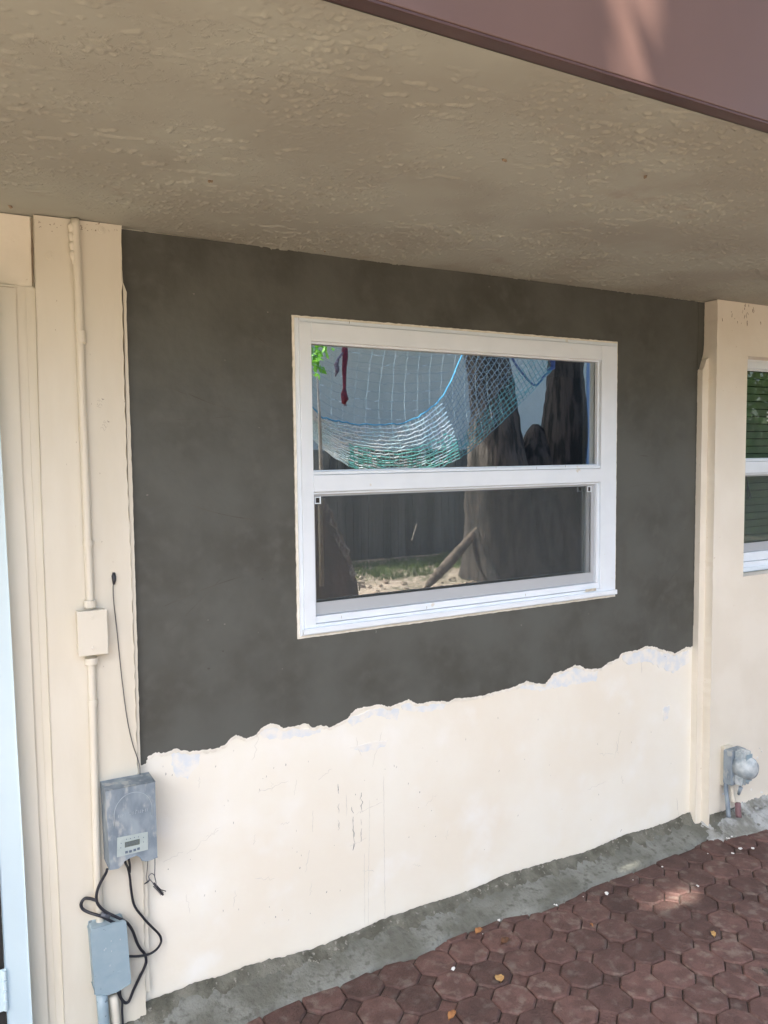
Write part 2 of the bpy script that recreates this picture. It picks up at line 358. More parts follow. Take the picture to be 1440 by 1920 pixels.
# wear on the wall: hairline creases, drips and specks, each a sliver standing 0.8 mm proud
def ribbon(mb, pts, wd, out=0.0008, base=0.0, seed=0):
    p = [Vector(q) for q in pts]; L_ = []; R_ = []
    for i, q in enumerate(p):
        d = (p[min(i + 1, len(p) - 1)] - p[max(i - 1, 0)]).normalized(); n = Vector((-d.y, d.x))
        k = wd * (0.35 + 0.9 * abs(noise.noise(Vector((q.x * 60 + seed, q.y * 60, 2))))) * (0.35 if i in (0, len(p) - 1) else 1)
        L_.append(tuple(q + n * k)); R_.append(tuple(q - n * k))
    mb.prism(L_ + R_[::-1], -base - out, -base + 0.0003)
def wob(a, b, n, amp, seed):
    a = Vector(a); b = Vector(b); d = (b - a).normalized(); nn = Vector((-d.y, d.x)); o = []
    for i in range(n + 1):
        t = i / n; o.append(a.lerp(b, t) + nn * amp * noise.noise(Vector((t * n * 0.7 + seed * 3.1, seed, 0))))
    return o
cr = MB(); fc = MB()
def X2(px, py): return Vector(xz(px, py, 0))
for i, (a, b, wd, am) in enumerate([((719,1455),(722,1725),.0008,.002),((693,1500),(690,1735),.0005,.003),((683,1600),(684,1738),.0005,.002),
        ((660,1500),(664,1600),.0022,.004),((634,1470),(636,1555),.0016,.005),((678,1480),(677,1590),.0018,.005),((587,1520),(586,1560),.0009,.002),((649,1490),(650,1530),.0009,.002),
        ((1269,1496),(1272,1530),.0014,.002),((1163,1560),(1168,1548),.0018,.002),((1201,1196),(1203,1262),.0012,.003)]):
    n = max(5, int(abs(b[1] - a[1]) / 6))
    pts = wob(X2(*a), X2(*b), n, am, i)
    if wd > .0015:          # broken run of drips
        for k in range(0, n - 1):
            if random.random() < 0.55: ribbon(cr, [q + Vector((random.gauss(0, .0016), 0)) for q in pts[k:k + 3]], wd * random.uniform(.3, 1.3), seed=i + k)
    else: ribbon(fc, [q + Vector((random.gauss(0, .0006), 0)) for q in pts], wd * 1.3, seed=i)
for i in range(95):
    a = (random.uniform(300, 1285), random.uniform(1330, 1740))
    if a[1] < 1440 - (a[0] - 280) * 0.2 or a[1] > 1850 - (a[0] - 285) * 0.34 - 30: continue
    p = X2(*a); ang = random.uniform(.9, 1.6); l = random.uniform(.002, .008)
    ribbon(cr, [p, p + Vector((math.cos(ang), math.sin(ang))) * l * .5, p + Vector((math.cos(ang + .2), math.sin(ang + .2))) * l], random.uniform(.0007, .0018), seed=i)
for i in range(46):
    a = (random.uniform(300, 1200), random.uniform(1400, 1740))
    if a[1] < 1450 - (a[0] - 280) * 0.2 or a[1] > 1850 - (a[0] - 285) * 0.34 - 60: continue
    p = X2(*a); ang = random.choice((random.uniform(-.5, .6), random.uniform(1.2, 1.9))); l = random.uniform(.03, .12)
    ribbon(fc, wob(p, p + Vector((math.cos(ang), math.sin(ang))) * l, 9, .012, i + 50), random.uniform(.0005, .0011), out=.0006, seed=i)
cr.build('wall_stain', M['crack'], house)['kind'] = 'stuff'
fc.build('wall_crease', M['faintcrack'], house)['kind'] = 'stuff'
# dents and small blow holes in the dark render
ms = MB()
for i in range(60):
    p = X2(random.uniform(260, 1290), random.uniform(470, 1300))
    if WX0 - .03 < p.x < WX1 + .03 and WZ0 - .03 < p.y < WZ1 + .03: continue
    if p.y < 0.72: continue
    r = random.uniform(.0012, .0035); o = [(p.x + r * math.cos(t) * random.uniform(.5, 1.6), p.y + r * math.sin(t) * random.uniform(.5, 1)) for t in np.linspace(0, 5.6, 7)]
    ms.prism(o, -.0053, -.004)
tm = MB()
for i in range(46):
    p = X2(random.uniform(270, 1280), random.uniform(470, 1330)); l = random.uniform(.05, .28); a = random.uniform(-.7, .9); cv_ = random.uniform(-2.5, 2.5)
    pts = []
    for k in range(14):
        pts.append(p.copy()); p = p + Vector((math.cos(a), math.sin(a))) * l / 14; a += cv_ * l / 14
    if any(WX0 - .04 < q.x < WX1 + .04 and WZ0 - .04 < q.y < WZ1 + .04 for q in pts) or any(q.x < .5 or q.x > 2.79 or q.y > 2.25 or q.y < .93 for q in pts): continue
    ribbon(tm, pts, random.uniform(.0006, .0022), out=.0006, base=.0045, seed=i)
tm.build('trowel_mark', mat('faint trowel mark', (.098, .095, .082), (.062, .058, .048), 11, .8), house)['kind'] = 'stuff'
ms.build('render_speck', mat('trowel nick', (0.07, 0.066, 0.058), (0.20, 0.19, 0.17), 9, 0.8, lo=.45, hi=.55), house)['kind'] = 'stuff'

# -- left: corner board with bead, door casing, lintel, white jamb
def vline(pts, out):        # list of px points -> (x, z)
    return [xz(a, b, out) for a, b in pts]
BO = 0.030
rb = vline([(227.0,429),(227.3,470),(228,548)], BO)
rb = [(a, b) for a, b in rb] + vline([(232,700),(238,895),(243,1000),(250,1200),(257,1430),(268,1640),(272,1900)], BO)
rb = [(rb[0][0], H - .0005)] + rb[1:-1] + [(rb[-1][0], -.05)]
lb = vline([(63.7,412),(69,640),(76.7,895),(80.7,1000),(90,1240),(100,1500),(107,1600),(120,1920)], BO)
lb = [(lb[0][0], H - .0005)] + lb[1:-1] + [(lb[-1][0] + .002, -.05)]
MB().prism(ragged(rb, .02, .0012, seed=2) + ragged(lb[::-1], .03, .0008, seed=5), -BO, -.0003).build('corner_board', M['creamwood'], house, bevel=.002)
# bead strip on the right side of the board, starting below a ragged end
bo = 0.024
bl = vline([(227.6,500),(231,548),(235,700),(240,895),(244,1000),(251,1200),(258,1430),(268,1640),(272,1860)], bo)
br = vline([(228.5,500),(231,530),(237.3,548),(237.6,600),(243,760),(248,895),(251,1000),(257.5,1220),(263.5,1430),(276,1640),(281,1860)], bo)
MB().prism(ragged(br, .012, .0013, seed=8) + bl[::-1], -bo, -.0002).build('corner_bead', M['creamwood'], house, bevel=.0015)
# casing: three stepped strips left of the board
def strip(l, r, out, name, m, top_=H - .0005, bev=.003):
    L_ = vline(l, out); R_ = vline(r, out); L_ = [(L_[0][0], top_)] + L_[1:-1] + [(L_[-1][0], -.05)]; R_ = [(R_[0][0], top_)] + R_[1:-1] + [(R_[-1][0], -.05)]
    return MB().prism(R_ + L_[::-1], -out, -.0002).build(name, m, house, bevel=bev)
LT = xz(20, 536, .012)[1]
PR = [(66,540),(78,895),(82,1000),(96,1380),(122,1920)]
s1 = [(28,540),(42,895),(49,1000),(65,1380),(91,1920)]
s2 = [(48,540),(60,895),(65,1000),(81,1380),(106,1920)]
s0 = [(-30,540),(0,860),(10,1000),(30,1380),(60,1920)]
strip(s0, s1, .020, 'door_casing', M['creamwood'], LT)
strip(s1, s2, .013, 'casing_bead', M['creamwood'], LT)
strip(s2, PR, .017, 'casing_strip', M['creamwood'], LT)
lt = MB().prism([(-1.3, LT + .0005), (xz(63, 500, .006)[0] - .004, LT + .0005), (xz(63, 500, .006)[0] - .004, H - .0005), (-1.3, H - .0005)], -.010, -.0002)
lt.build('lintel', M['cream'], house)
# dark line painted as the board's shadow, one under the lintel, then dirt specks
g = MB(); ribbon(g, [xz(60,408,.012), xz(60,470,.012), xz(61,536,.012)], .004, out=.001, base=.0105); 
ribbon(g, [xz(0,537,.02), xz(14,538,.02), xz(27,539,.02)], .0012, out=.001, base=.0205)
for i in range(26):
    p = Vector(xz(random.choice((random.uniform(70, 133), random.uniform(150, 222))), random.uniform(418, 436) , BO)); l = random.uniform(.002, .007)
    a = random.uniform(0, 3); ribbon(g, [p, p + Vector((math.cos(a), math.sin(a))) * l * .5, p + Vector((math.cos(a + .7), math.sin(a + .7))) * l], random.uniform(.0006, .002), out=.0006, base=BO, seed=i)
for i in range(14):
    p = Vector(xz(random.uniform(90, 235), random.uniform(450, 1400), BO)); l = .004
    ribbon(g, [p, p + Vector((.001, l * .5)), p + Vector((0, l))], random.uniform(.0005, .0012), out=.0006, base=BO, seed=i)
g.build('dirt_shadow_mark', M['dirt'], house)['kind'] = 'stuff'
pm = MB()
def scrib(cx, cy, strokes, s, rot):
    for st in strokes:
        q = [Vector(xz(cx, cy, BO)) + Vector((a * math.cos(rot) - b * math.sin(rot), a * math.sin(rot) + b * math.cos(rot))) * s for a, b in st]
        ribbon(pm, q, .0008, out=.0005, base=BO)
one = [[(0, 0), (0.05, 1), (0.1, 1.5)]]
five = [[(1.2, 1.5), (.6, 1.5), (.55, .9), (1.1, .8), (1.15, .2), (.5, 0)]]
three = [[(0, 1.6), (.5, 1.6), (.2, 1.2), (.5, .9), (0, .7)]]
def sh(st, dx, dy, k=1): return [[(a * k + dx, b * k + dy) for a, b in l] for l in st]
two = [[(0, 1.3), (.5, 1.5), (.7, 1), (0, 0), (.8, 0)]]
four = [[(.5, 0), (.5, 1.2), (0, .5), (.7, .5)]]
slash = [[(0, 0), (.8, 1.8)]]
scrib(190, 765, one + five + sh(three, 1.7, .6, .7) + sh(slash, 1.8, .2, .9) + sh(four, 2.5, -.1, .8), .0085, 1.25)
scrib(196, 808, two + sh(two, 1.0, 0) + sh(three, 2.1, .5, .7) + sh(slash, 2.2, .1, .9) + sh(four, 2.9, -.1, .8), .0085, 1.05)
pm.build('pencil_mark', M['pencil'], house)['kind'] = 'stuff'
# painted-over anchor heads
for (a, b, r) in ((92,479,.0115),(189.7,431.5,.010)):
    x, z = xz(a, b, BO)
    MB().cyl((x, -BO - .0016, z), (0, 1, 0), r, .0019).cyl((x, -BO - .0035, z), (0, 1, 0), r * .55, .0021).build('anchor_head', M['creamwood'], house, bevel=.0006)

# white jamb with hinge and the dark gap of the door at the far left
jl = vline([(-60,560),(-36,1000),(-14,1380),(-2,1600),(14,1920)], .062); jr = vline([(-40,560),(11,1000),(31,1380),(44,1600),(61,1920)], .062)
jr[0] = xz(-9, 640, .062)
jb = MB().prism([(jr[0][0], LT - .001)] + jr + [(jr[-1][0] + .002, -.05), (jl[-1][0], -.05)] + jl[::-1] + [(jl[0][0], LT - .001)], -.062, -.0205).build('door_jamb', M['bluewhite'], house, bevel=.003)
x0 = jl[-1][0]
gz = xz(8, 1900, .05)[1]
MB().box(-.9, jl[-1][0] - .001, -.045, -.021, -.05, LT - .002).build('door_gap', M['darkgap'], house)
MB().box(x0 - .004, x0 + .004, -.054, -.046, -.04, .08).build('weather_strip', M['brownblack'], house)
hz0 = xz(10, 1895, .066)[1]; hz1 = xz(6, 1818, .066)[1]
hx = xz(8, 1850, .066)[0]
hn = MB().box(hx - .035, hx + .006, -.066, -.0625, hz0, hz1).build('hinge', M['bluewhite'], jb)
for k in range(4):
    a = hz0 + (hz1 - hz0) * (k + .06) / 4; b = hz0 + (hz1 - hz0) * (k + .94) / 4
    MB().tube([(hx + .002, -.069, a), (hx + .002, -.069, b)], .0048, 12).build('hinge_knuckle', M['bluewhite'], jb)

# -- right: narrow stepped reveal and the projecting right wall
XS, XR, RO = XP, 2.849, 0.068
zs = xz(1320, 690, .03)[1]
st = [(XS, -.05), (XR + .01, -.05), (XR + .01, zs + .05), (XS + .022, zs + .035), (XS + .012, zs + .01), (XS + .008, zs), (XS, zs - .006)]
MB().prism(ragged(st, .01, .001, closed=True, seed=4), -.031, -.0002).build('reveal_strip', M['cream'], house, bevel=.002)
MB().prism(ragged([(XP - .0005, .9), (XP - .006, 1.2), (XP - .004, 1.75), (XP - .009, zs - .03), (XP + .012, zs + .0), (XR - .004, zs + .07), (XR - .001, zs + .1), (XR - .0005, H - .002), (XP - .0005, H - .002)], .01, .0018, closed=True, seed=6), -.0062, -.0003).build('render_reveal', M['render'], house)
hl = [(3.046, 1.098), (4.36, 1.098), (4.36, 2.042), (3.046, 2.042)]
rw = ragged([(XR, -.05), (XR, H - .0005)], .02, .0022, seed=11)
MB().prism(rw + [(6.5, H - .0005), (6.5, -.05)], -RO, .16, [hl]).build('right_wall', M['cream'], house, bevel=.002)
g = MB()
for i in range(24):
    p = Vector(xz(random.choice((1392 + random.random() * 12, random.uniform(1345, 1436))), random.uniform(572, 612), RO)); a = random.uniform(1.1, 2.0); l = random.uniform(.004, .022)
    ribbon(g, wob(p, p + Vector((math.cos(a), math.sin(a))) * l, 4, .004, i), random.uniform(.0012, .003), out=.0006, base=RO, seed=i)
g.build('dirt_shadow_mark', M['dirt'], house)['kind'] = 'stuff'
# side walls, back and roof slab so that the room behind is closed and dark
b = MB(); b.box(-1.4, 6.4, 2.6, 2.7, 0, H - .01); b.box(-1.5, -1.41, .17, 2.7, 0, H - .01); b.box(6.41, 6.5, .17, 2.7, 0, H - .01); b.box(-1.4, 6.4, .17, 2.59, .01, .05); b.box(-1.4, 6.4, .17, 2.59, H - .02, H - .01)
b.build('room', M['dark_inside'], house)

# -- soffit and fascia
SE = -1.266
def sm(v, lo, hi):
    t_ = min(1.0, max(0.0, (v - lo) / (hi - lo))); return t_ * t_ * (3 - 2 * t_)
xs_ = [-3, -1.5, -.8] + list(np.arange(-.3, 1.9, .0034)) + list(np.arange(1.9, 4.6, .0065)) + [5.2, 7]
ys_ = list(np.arange(.01, SE + .012, -.0032)) + [SE + .012]
nx, ny = len(xs_) - 1, len(ys_) - 1
v = []; f = []; nf_ = noise.noise
for j, y in enumerate(ys_):
    ed = min(1, j / 4) * min(1, (ny - j) / 4)
    for x in xs_:
        z = .006 * nf_(Vector((x * 1.2, y * 2.2, 0)))
        wx = x + .03 * nf_(Vector((x * 6, y * 6, 4)))
        k1 = sm(nf_(Vector((wx * 2.8, y * 4.2, 11))), -.10, .22)
        k2 = sm(nf_(Vector((x * 2.9, y * 3.9, 21))) + .16 * (x - 1.3), -.20, .14)
        d = 0
        if k1 > 0:      # trowel ridges, long along the wall
            r = nf_(Vector((wx * 17, y * 40 + 6 * x, 2))) * .75 + nf_(Vector((wx * 60, y * 90, 7))) * .55
            d += k1 * .0032 * sm(r, .24, .36)
        if k2 > 0:      # splattered lumps
            q = nf_(Vector((x * 62, y * 74, 5))) * .75 + nf_(Vector((x * 130, y * 150, 9))) * .5
            d += k2 * .0034 * sm(q, .24, .38); d -= k2 * .0026 * sm(-q, .44, .57)
        v.append((x, y, H + z * ed - d * ed))
for j in range(ny):
    for i in range(nx):
        a = j * (nx + 1) + i; f.append((a, a + nx + 1, a + nx + 2, a + 1))
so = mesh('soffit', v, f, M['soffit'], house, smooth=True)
MB().box(-3, 7, SE + .004, .3, H + .012, H + .10).build('soffit_backing', M['roof'], house)
# dried blobs hanging on the soffit
for (a, b) in ((945,300),(1209,331),(610,470),(395,340),(20,388)):
    p = on_flat(a, b, H - .001); bl_ = MB()
    for k in range(3): bl_.tube([p + Vector((random.uniform(-.004, .004), random.uniform(-.004, .004), .004)), p + Vector((random.uniform(-.006, .006), random.uniform(-.005, .005), -.003))], [.004, .0015], 6)
    bl_.build('stucco_blob', M['dirt'], house, smooth=True)
fs = MB().box(-3, 7, SE - .024, SE - .002, H + .0005, H + .62).build('fascia', M['fascia'], house, bevel=.002)
fs['label'] = 'brown metal fascia board with one sunlit patch'
MB().box(-3, 7, SE - .0235, SE + .003, H - .0045, H - .0000).build('drip_edge', M['lip'], fs, bevel=.001)
MB().box(-3.1, 7.1, SE - .05, 3.0, H + .63, H + .68).build('roof', M['roof'], house)

# -- the plinth at the wall's foot
back = [(285,1878.6),(317.5,1868),(369,1846),(421,1833),(455,1818),(498,1806),(541,1796),(584.4,1784),(619,1771),(653,1756),(670.6,1749.5),(722,1725.8),(756.7,1715),(791,1702),(855.7,1682.7),(894,1668),(948,1643),(998,1629),(1040,1616.7),(1098,1601),(1131.7,1586.7),(1173,1568),(1215,1557.5),(1256.7,1543),(1286,1528),(1300,1526)]
front = [(300,1990),(380,1957),(455,1925),(515.6,1893.7),(558.6,1876.5),(644.7,1846),(718,1809.7),(778,1794.7),(817,1777.4),(840,1761.7),(940,1724),(1015,1709.6),(1073,1684.6),(1111,1661.7),(1173,1641),(1240,1614),(1294,1593),(1331.7,1570),(1356.7,1559.6),(1423,1540)]
bk = [on_wall(a, b, .004) for a, b in back]; fr = [on_flat(a, b, .0) for a, b in front]
bx = [p.x for p in bk]; bz = [p.z for p in bk]; fx = [p.x for p in fr]; fy = [p.y for p in fr]
bx = [-1.4, .30] + bx + [XR + .01, 3.3, 6.5]; bz = [.03, .035] + bz + [.075, .06, .05]
fx = [-1.4] + fx + [6.5]; fy = [-.19] + fy + [-.13]
v = []; f = []; NX = 900; prof = [(0, 1.0), (.05, .93), (.12, .80), (.22, .60), (.34, .46), (.48, .38), (.62, .31), (.76, .25), (.88, .19), (.96, .12), (1.0, -.05), (1.01, -.8)]
for i in range(NX + 1):
    x = -1.4 + 7.9 * i / NX; zb = float(np.interp(x, bx, bz)) + .004 * noise.noise(Vector((x * 40, 0, 0))) + .003 * noise.noise(Vector((x * 130, 0, 0)))
    yf = float(np.interp(x, fx, fy)) + .002 * noise.noise(Vector((x * 25, 7, 0)))
    y0 = -.0003 if x < XR else -RO - .0005
    if x < .36: y0 = -.02
    yf = min(yf, y0 - .06)
    for k, (s, hgt) in enumerate(prof):
        q = Vector((x * 22, s * 5, 0)); nn = noise.noise(q) * .5 + noise.noise(q * 3.1) * .35 + noise.noise(q * 8) * .25
        v.append((x, y0 + (yf - y0) * s + (.004 * nn if 0 < k < 10 else 0), (zb) * hgt + (.010 * nn * (1 - s * .6) if 0 < k < 10 else 0) + (.002 if k < 10 else 0)))
K = len(prof)
for i in range(NX):
    for k in range(K - 1):
        a = i * K + k; f.append((a, a + K, a + K + 1, a + 1))
pl = mesh('plinth', v, f, M['plinth'], house, smooth=True)
v2 = []; f2 = []; K2 = 7
for i in range(NX + 1):
    x = v[i * K][0]; ext = .42 + .25 * noise.noise(Vector((x * 9, 3, 0))) + .2 * noise.noise(Vector((x * 30, 8, 0)))
    for k in range(K2):
        s_ = ext * k / (K2 - 1) * (K - 4); a_ = int(s_); u_ = s_ - a_; p = Vector(v[i * K + a_]).lerp(Vector(v[i * K + a_ + 1]), u_)
        lift = .006 * (1 - (k / (K2 - 1)) ** 2) + .005 * noise.noise(Vector((x * 60, k * .9, 2))) + .004 * noise.noise(Vector((x * 150, k * 1.7, 5)))
        if k == K2 - 1: lift = -.002
        v2.append((p.x, p.y - lift * .6 - .0008, p.z + lift * .7 + (.003 if k == 0 else 0)))
for i in range(NX):
    for k in range(K2 - 1): a = i * K2 + k; f2.append((a, a + K2, a + K2 + 1, a + 1))
mesh('mortar_fillet', v2, f2, M['fillet'], house, smooth=True)
# loose mortar at the right and the chipped mortar left
mo = MB()
def lumps(mb, n, xf, yf, zf, r0, r1):
    for i in range(n):
        c = Vector((xf(), yf(), zf())); r = random.uniform(r0, r1); pts = []
        vv = []; 
        for th in range(5):
            for ph in range(7):
                a = math.pi * (th + .5) / 5; bb = 2 * math.pi * ph / 7; k = r * random.uniform(.6, 1.25)
                vv.append(c + Vector((math.sin(a) * math.cos(bb), math.sin(a) * math.sin(bb), math.cos(a) * .6)) * k)
        ff = [(t * 7 + p_, t * 7 + (p_ + 1) % 7, (t + 1) * 7 + (p_ + 1) % 7, (t + 1) * 7 + p_) for t in range(4) for p_ in range(7)] + [tuple(range(7))[::-1], tuple(range(28, 35))]
        mb.add(vv, ff)
lumps(mo, 90, lambda: random.triangular(2.86, 3.6, 3.25), lambda: -RO - abs(random.gauss(0.0, .035)), lambda: random.uniform(.02, .075), .003, .011)
lumps(mo, 20, lambda: random.uniform(2.85, 3.2), lambda: -RO - random.uniform(.0, .10), lambda: random.uniform(.01, .03), .003, .009)
vm = []; fm = []; nxm, nym = 300, 16
for i in range(nxm + 1):
    x = 2.80 + 1.2 * i / nxm; ramp_ = min(1, max(0, (x - 2.80) / .22)); hh = .030 + .055 * ramp_; wd_ = .075 + .035 * ramp_
    for k in range(nym + 1):
        s_ = k / nym; yb = -.02 if x < XR else -RO + .002
        nn = noise.noise(Vector((x * 35, s_ * 4, 0))) * .5 + noise.noise(Vector((x * 90, s_ * 9, 3))) * .4 + noise.noise(Vector((x * 200, s_ * 22, 6))) * .25
        vm.append((x, yb - (wd_ + (.02 if x < XR else -.0)) * s_ + .006 * nn, max(-.01, hh * (1 - s_) ** 1.1 + .022 * nn * (1 - .5 * s_)) - (.012 if k == nym else 0)))
for i in range(nxm):
    for k in range(nym): a = i * (nym + 1) + k; fm.append((a, a + nym + 1, a + nym + 2, a + 1))
mesh('smeared_mortar', vm, fm, M['mortar'], house, smooth=True)
mo.build('loose_mortar', M['mortar'], house, smooth=True)['kind'] = 'stuff'

# ------------------------------------------------------------------ windows
def ring(x0, x1, z0, z1, wl, wr, wb, wt, yf, yb):
    return MB().prism([(x0, z0), (x1, z0), (x1, z1), (x0, z1)], yf, yb, [[(x0 + wl, z0 + wb), (x1 - wr, z0 + wb), (x1 - wr, z1 - wt), (x0 + wl, z1 - wt)]])
def pane(name, x0, x1, z0, z1, y, m, parent, t=.003):
    return MB().box(x0, x1, y, y + t, z0, z1).build(name, m, parent)
def make_window(x0, x1, z0, z1, gy, ux, lx, rail, low, parent, first=True, oy=0.0):
    """ux: upper glass (x0,x1,z0,z1); low: lower opening; rail (z0,z1)"""
    win = bpy.data.objects.new('window', None); win.location = (x0, 0, z0)
    SC.collection.objects.link(win); win.parent = parent; win.matrix_parent_inverse = Matrix.Translation(-Vector(parent.location)); 
    win.empty_display_size = .05
    return win
# main window. upper glass opening and lower opening from the photograph, in the plane of the frame front
def mean(*a): return sum(a) / len(a)
fo = .020
uX0 = mean(xz(583.7,640,fo)[0], xz(588,884,fo)[0]); uX1 = mean(xz(1130.6,674.5,fo)[0], xz(1125,873,fo)[0])
uZ1 = mean(xz(584,640,fo)[1], xz(1130.6,674.5,fo)[1]); uZ0 = mean(xz(588,884,fo)[1], xz(1125,873,fo)[1])
lX0 = mean(xz(590.5,926,fo)[0], xz(594.7,1156,fo)[0]); lX1 = mean(xz(1122,905,fo)[0], xz(1119.6,1092,fo)[0])
lZ1 = mean(xz(590.5,926,fo)[1], xz(1122,905,fo)[1]); lZ0 = mean(xz(594.7,1156,fo)[1], xz(1119.6,1092,fo)[1])
print('win', uX0, uX1, uZ0, uZ1, lX0, lX1, lZ0, lZ1)
def child_empty(name, loc, parent):
    e = bpy.data.objects.new(name, None); e.location = loc; e.empty_display_size = .05
    return link(e, parent)
def build_window(x0, x1, z0, z1, uX0, uX1, uZ0, uZ1, lX0, lX1, lZ0, lZ1, oy, label, gm):
    # the window node is the frame's outer flange itself, so that it stays one part with sub-parts
    ow_ = .012
    win = ring(x0, x1, z0, z1, ow_, ow_, ow_, ow_, oy - .013, oy + .05).build('window', M['vinyl'], house, bevel=.0015)
    win['label'] = label
    def B(mb, name, m=M['vinyl'], bevel=.0015): 
        return mb.build(name, m, win, bevel=bevel)
    # main members, butted
    xa, xb, za, zb = x0 + ow_, x1 - ow_, z0 + ow_, z1 - ow_
    B(MB().box(xa, uX0, oy - .020, oy + .049, za, zb), 'frame')                     # left stile
    B(MB().box(uX1, xb, oy - .020, oy + .049, za, zb), 'frame')
    B(MB().box(uX0, uX1, oy - .020, oy + .049, uZ1, zb), 'frame')                 # head
    B(MB().box(uX0, uX1, oy - .017, oy + .045, uZ0 - .010, uZ0), 'glazing_bead')
    B(MB().box(uX0, uX1, oy - .022, oy + .048, lZ1 + .004, uZ0 - .011), 'mid_rail')
    B(MB().box(uX0 + .001, uX1 - .001, oy - .012, oy + .04, lZ1 - .004, lZ1 + .003), 'mid_rail')
    # sill: two steps
    B(MB().box(uX0, uX1, oy - .020, oy + .048, za, za + (lZ0 - za) * .45), 'sill')
    B(MB().box(uX0, uX1, oy - .013, oy + .048, za + (lZ0 - za) * .45 + .0015, lZ0 - .002), 'sill')
    B(MB().box(x0 + .004, x1 - .004, oy - .030, oy - .0205, za - .006, za + .012), 'sill')
    # stops
    B(ring(uX0, uX1, uZ0, uZ1, .006, .006, .004, .006, oy - .004, oy + .010), 'glass_stop', bevel=.001)
    gl = pane('glass', uX0 + .003, uX1 - .003, uZ0 + .002, uZ1 - .003, oy + .012, gm, win)
    # lower sash with screen
    B(MB().box(uX0 + .0005, lX0, oy - .012, oy + .045, lZ0 - .001, lZ1 - .0045), 'sash_side', bevel=.001)
    B(MB().box(lX1, uX1 - .0005, oy - .012, oy + .045, lZ0 - .001, lZ1 - .0045), 'sash_side', bevel=.001)
    B(ring(lX0 + .001, lX1 - .001, lZ0 - .001, lZ1 - .005, .006, .016, .040, .006, oy - .001, oy + .007), 'screen_frame', M['screenframe'], .001)
    B(ring(lX0 + .001, lX1 - .001, lZ0 - .001, lZ1 - .005, .005, .018, .030, .005, oy + .016, oy + .04), 'sash', M['vinyl'], .001)
    pane('glass', lX0 + .004, lX1 - .016, lZ0 + .026, lZ1 - .008, oy + .024, gm, win)
    pane('insect_screen', lX0 + .006, lX1 - .016, lZ0 + .038, lZ1 - .010, oy + .003, M['screen'], win, .0006)
    for s in (0, 1):
        cx = lX0 + .007 if s == 0 else lX1 - .039
        ring(cx, cx + .020, lZ1 - .034, lZ1 - .012, .003, .003, .003, .003, oy - .004, oy + .0008).build('screen_latch', M['vinyl'], win, bevel=.0006)
        MB().box(cx + .0031, cx + .0169, oy - .001, oy + .0003, lZ1 - .0309, lZ1 - .0151).build('latch_recess', M['darkgap'], win)
    return win
win = build_window(WX0, WX1, WZ0, WZ1, uX0, uX1, uZ0, uZ1, lX0, lX1, lZ0, lZ1, 0.0, 'white single-hung window reflecting a net hammock', M['glass'])
# caulk / plaster bead around it
ck = MB().prism(ragged([(WX0 - .008, WZ0 - .009), (WX1 + .007, WZ0 - .008), (WX1 + .007, WZ1 + .008), (WX0 - .007, WZ1 + .008)], .008, .0013, closed=True, seed=21), -.0085, -.003, [[(WX0 + .001, WZ0 + .001), (WX1 - .001, WZ0 + .001), (WX1 - .001, WZ1 - .001), (WX0 + .001, WZ1 - .001)]])
ck.build('caulk_bead', M['drywhite'], win)
# worn label residue at the sill's right end, small nicks
p = xz(1098,1108,.031); MB().box(p[0], p[0] + .055, -.0308, -.0302, p[1] - .004, p[1] + .006).build('tape_scrap', mat('beige tape scrap', (.62, .58, .48), (.45, .42, .36), 60, .8), win)
n_ = MB()
for a, b in ((930,878),(1006,880),(1060,876),(640,1160),(800,1142),(560,600),(655,607),(985,1118),(705,1187)):
    p = Vector(xz(a, b, .023)); ribbon(n_, [p, p + Vector((.001, .005)), p + Vector((.0, .010))], .0012, out=.0006, base=.0225)
n_.build('nick', M['crack'], win)['kind'] = 'stuff'
# right window, mostly out of the picture, set back in its wall
rZ = lambda y: xz(1398, y, -.005)[1]
win2 = build_window(3.046, 4.36, 1.098, 2.042, 3.10, 4.306, rZ(861), rZ(691), 3.104, 4.302, rZ(1036), rZ(889), .02, 'second white window at the right edge, closed blinds behind its glass', M['glass2'])
bl2 = MB()
for k in range(28):
    z = 1.12 + k * .034
    bl2.box(3.07, 4.34, .085, .088, z, z + .031); 
    for q in range(8): bl2.v[-1 - q].y += .006 if bl2.v[-1 - q].z > z + .02 else -.004
bl2.build('blinds', M['blind'], win2)
# pale sticker lettering on the right glass
sx, sz = xz(1438, 781, -.03)
stx = MB(); 
for k, (dz, wd) in enumerate(((.018, .02), (0, .02), (-.018, .04))):
    for j in range(3): stx.box(sx + .011 * j, sx + .011 * j + .007, .0295, .0305, sz + dz - .004, sz + dz + .004)
stx.build('sticker', mat('white sticker print', (.7, .75, .75), None, rough=.5), win2)
# cord loop hanging at the right window
cx = [on_wall(a, b, -.012) for a, b in ((1396,893),(1398,905),(1401,918),(1404,928),(1402,934),(1399,930),(1398,918),(1399,905))]
cx = [p + Vector((.012, 0, 0)) for p in cx]
tag(MB().tube(spline(cx, 4), .0022, 6).build('cord_loop', M['black'], None, smooth=True), 'thin black cord loop hanging in the corner of the right-hand window', 'cord')

# ------------------------------------------------------------------ things fixed to the corner board
def W3(px, py, out): return on_wall(px, py, out)
CO = BO + .011
def path(pts, out): return [W3(a, b, out) for a, b in pts]
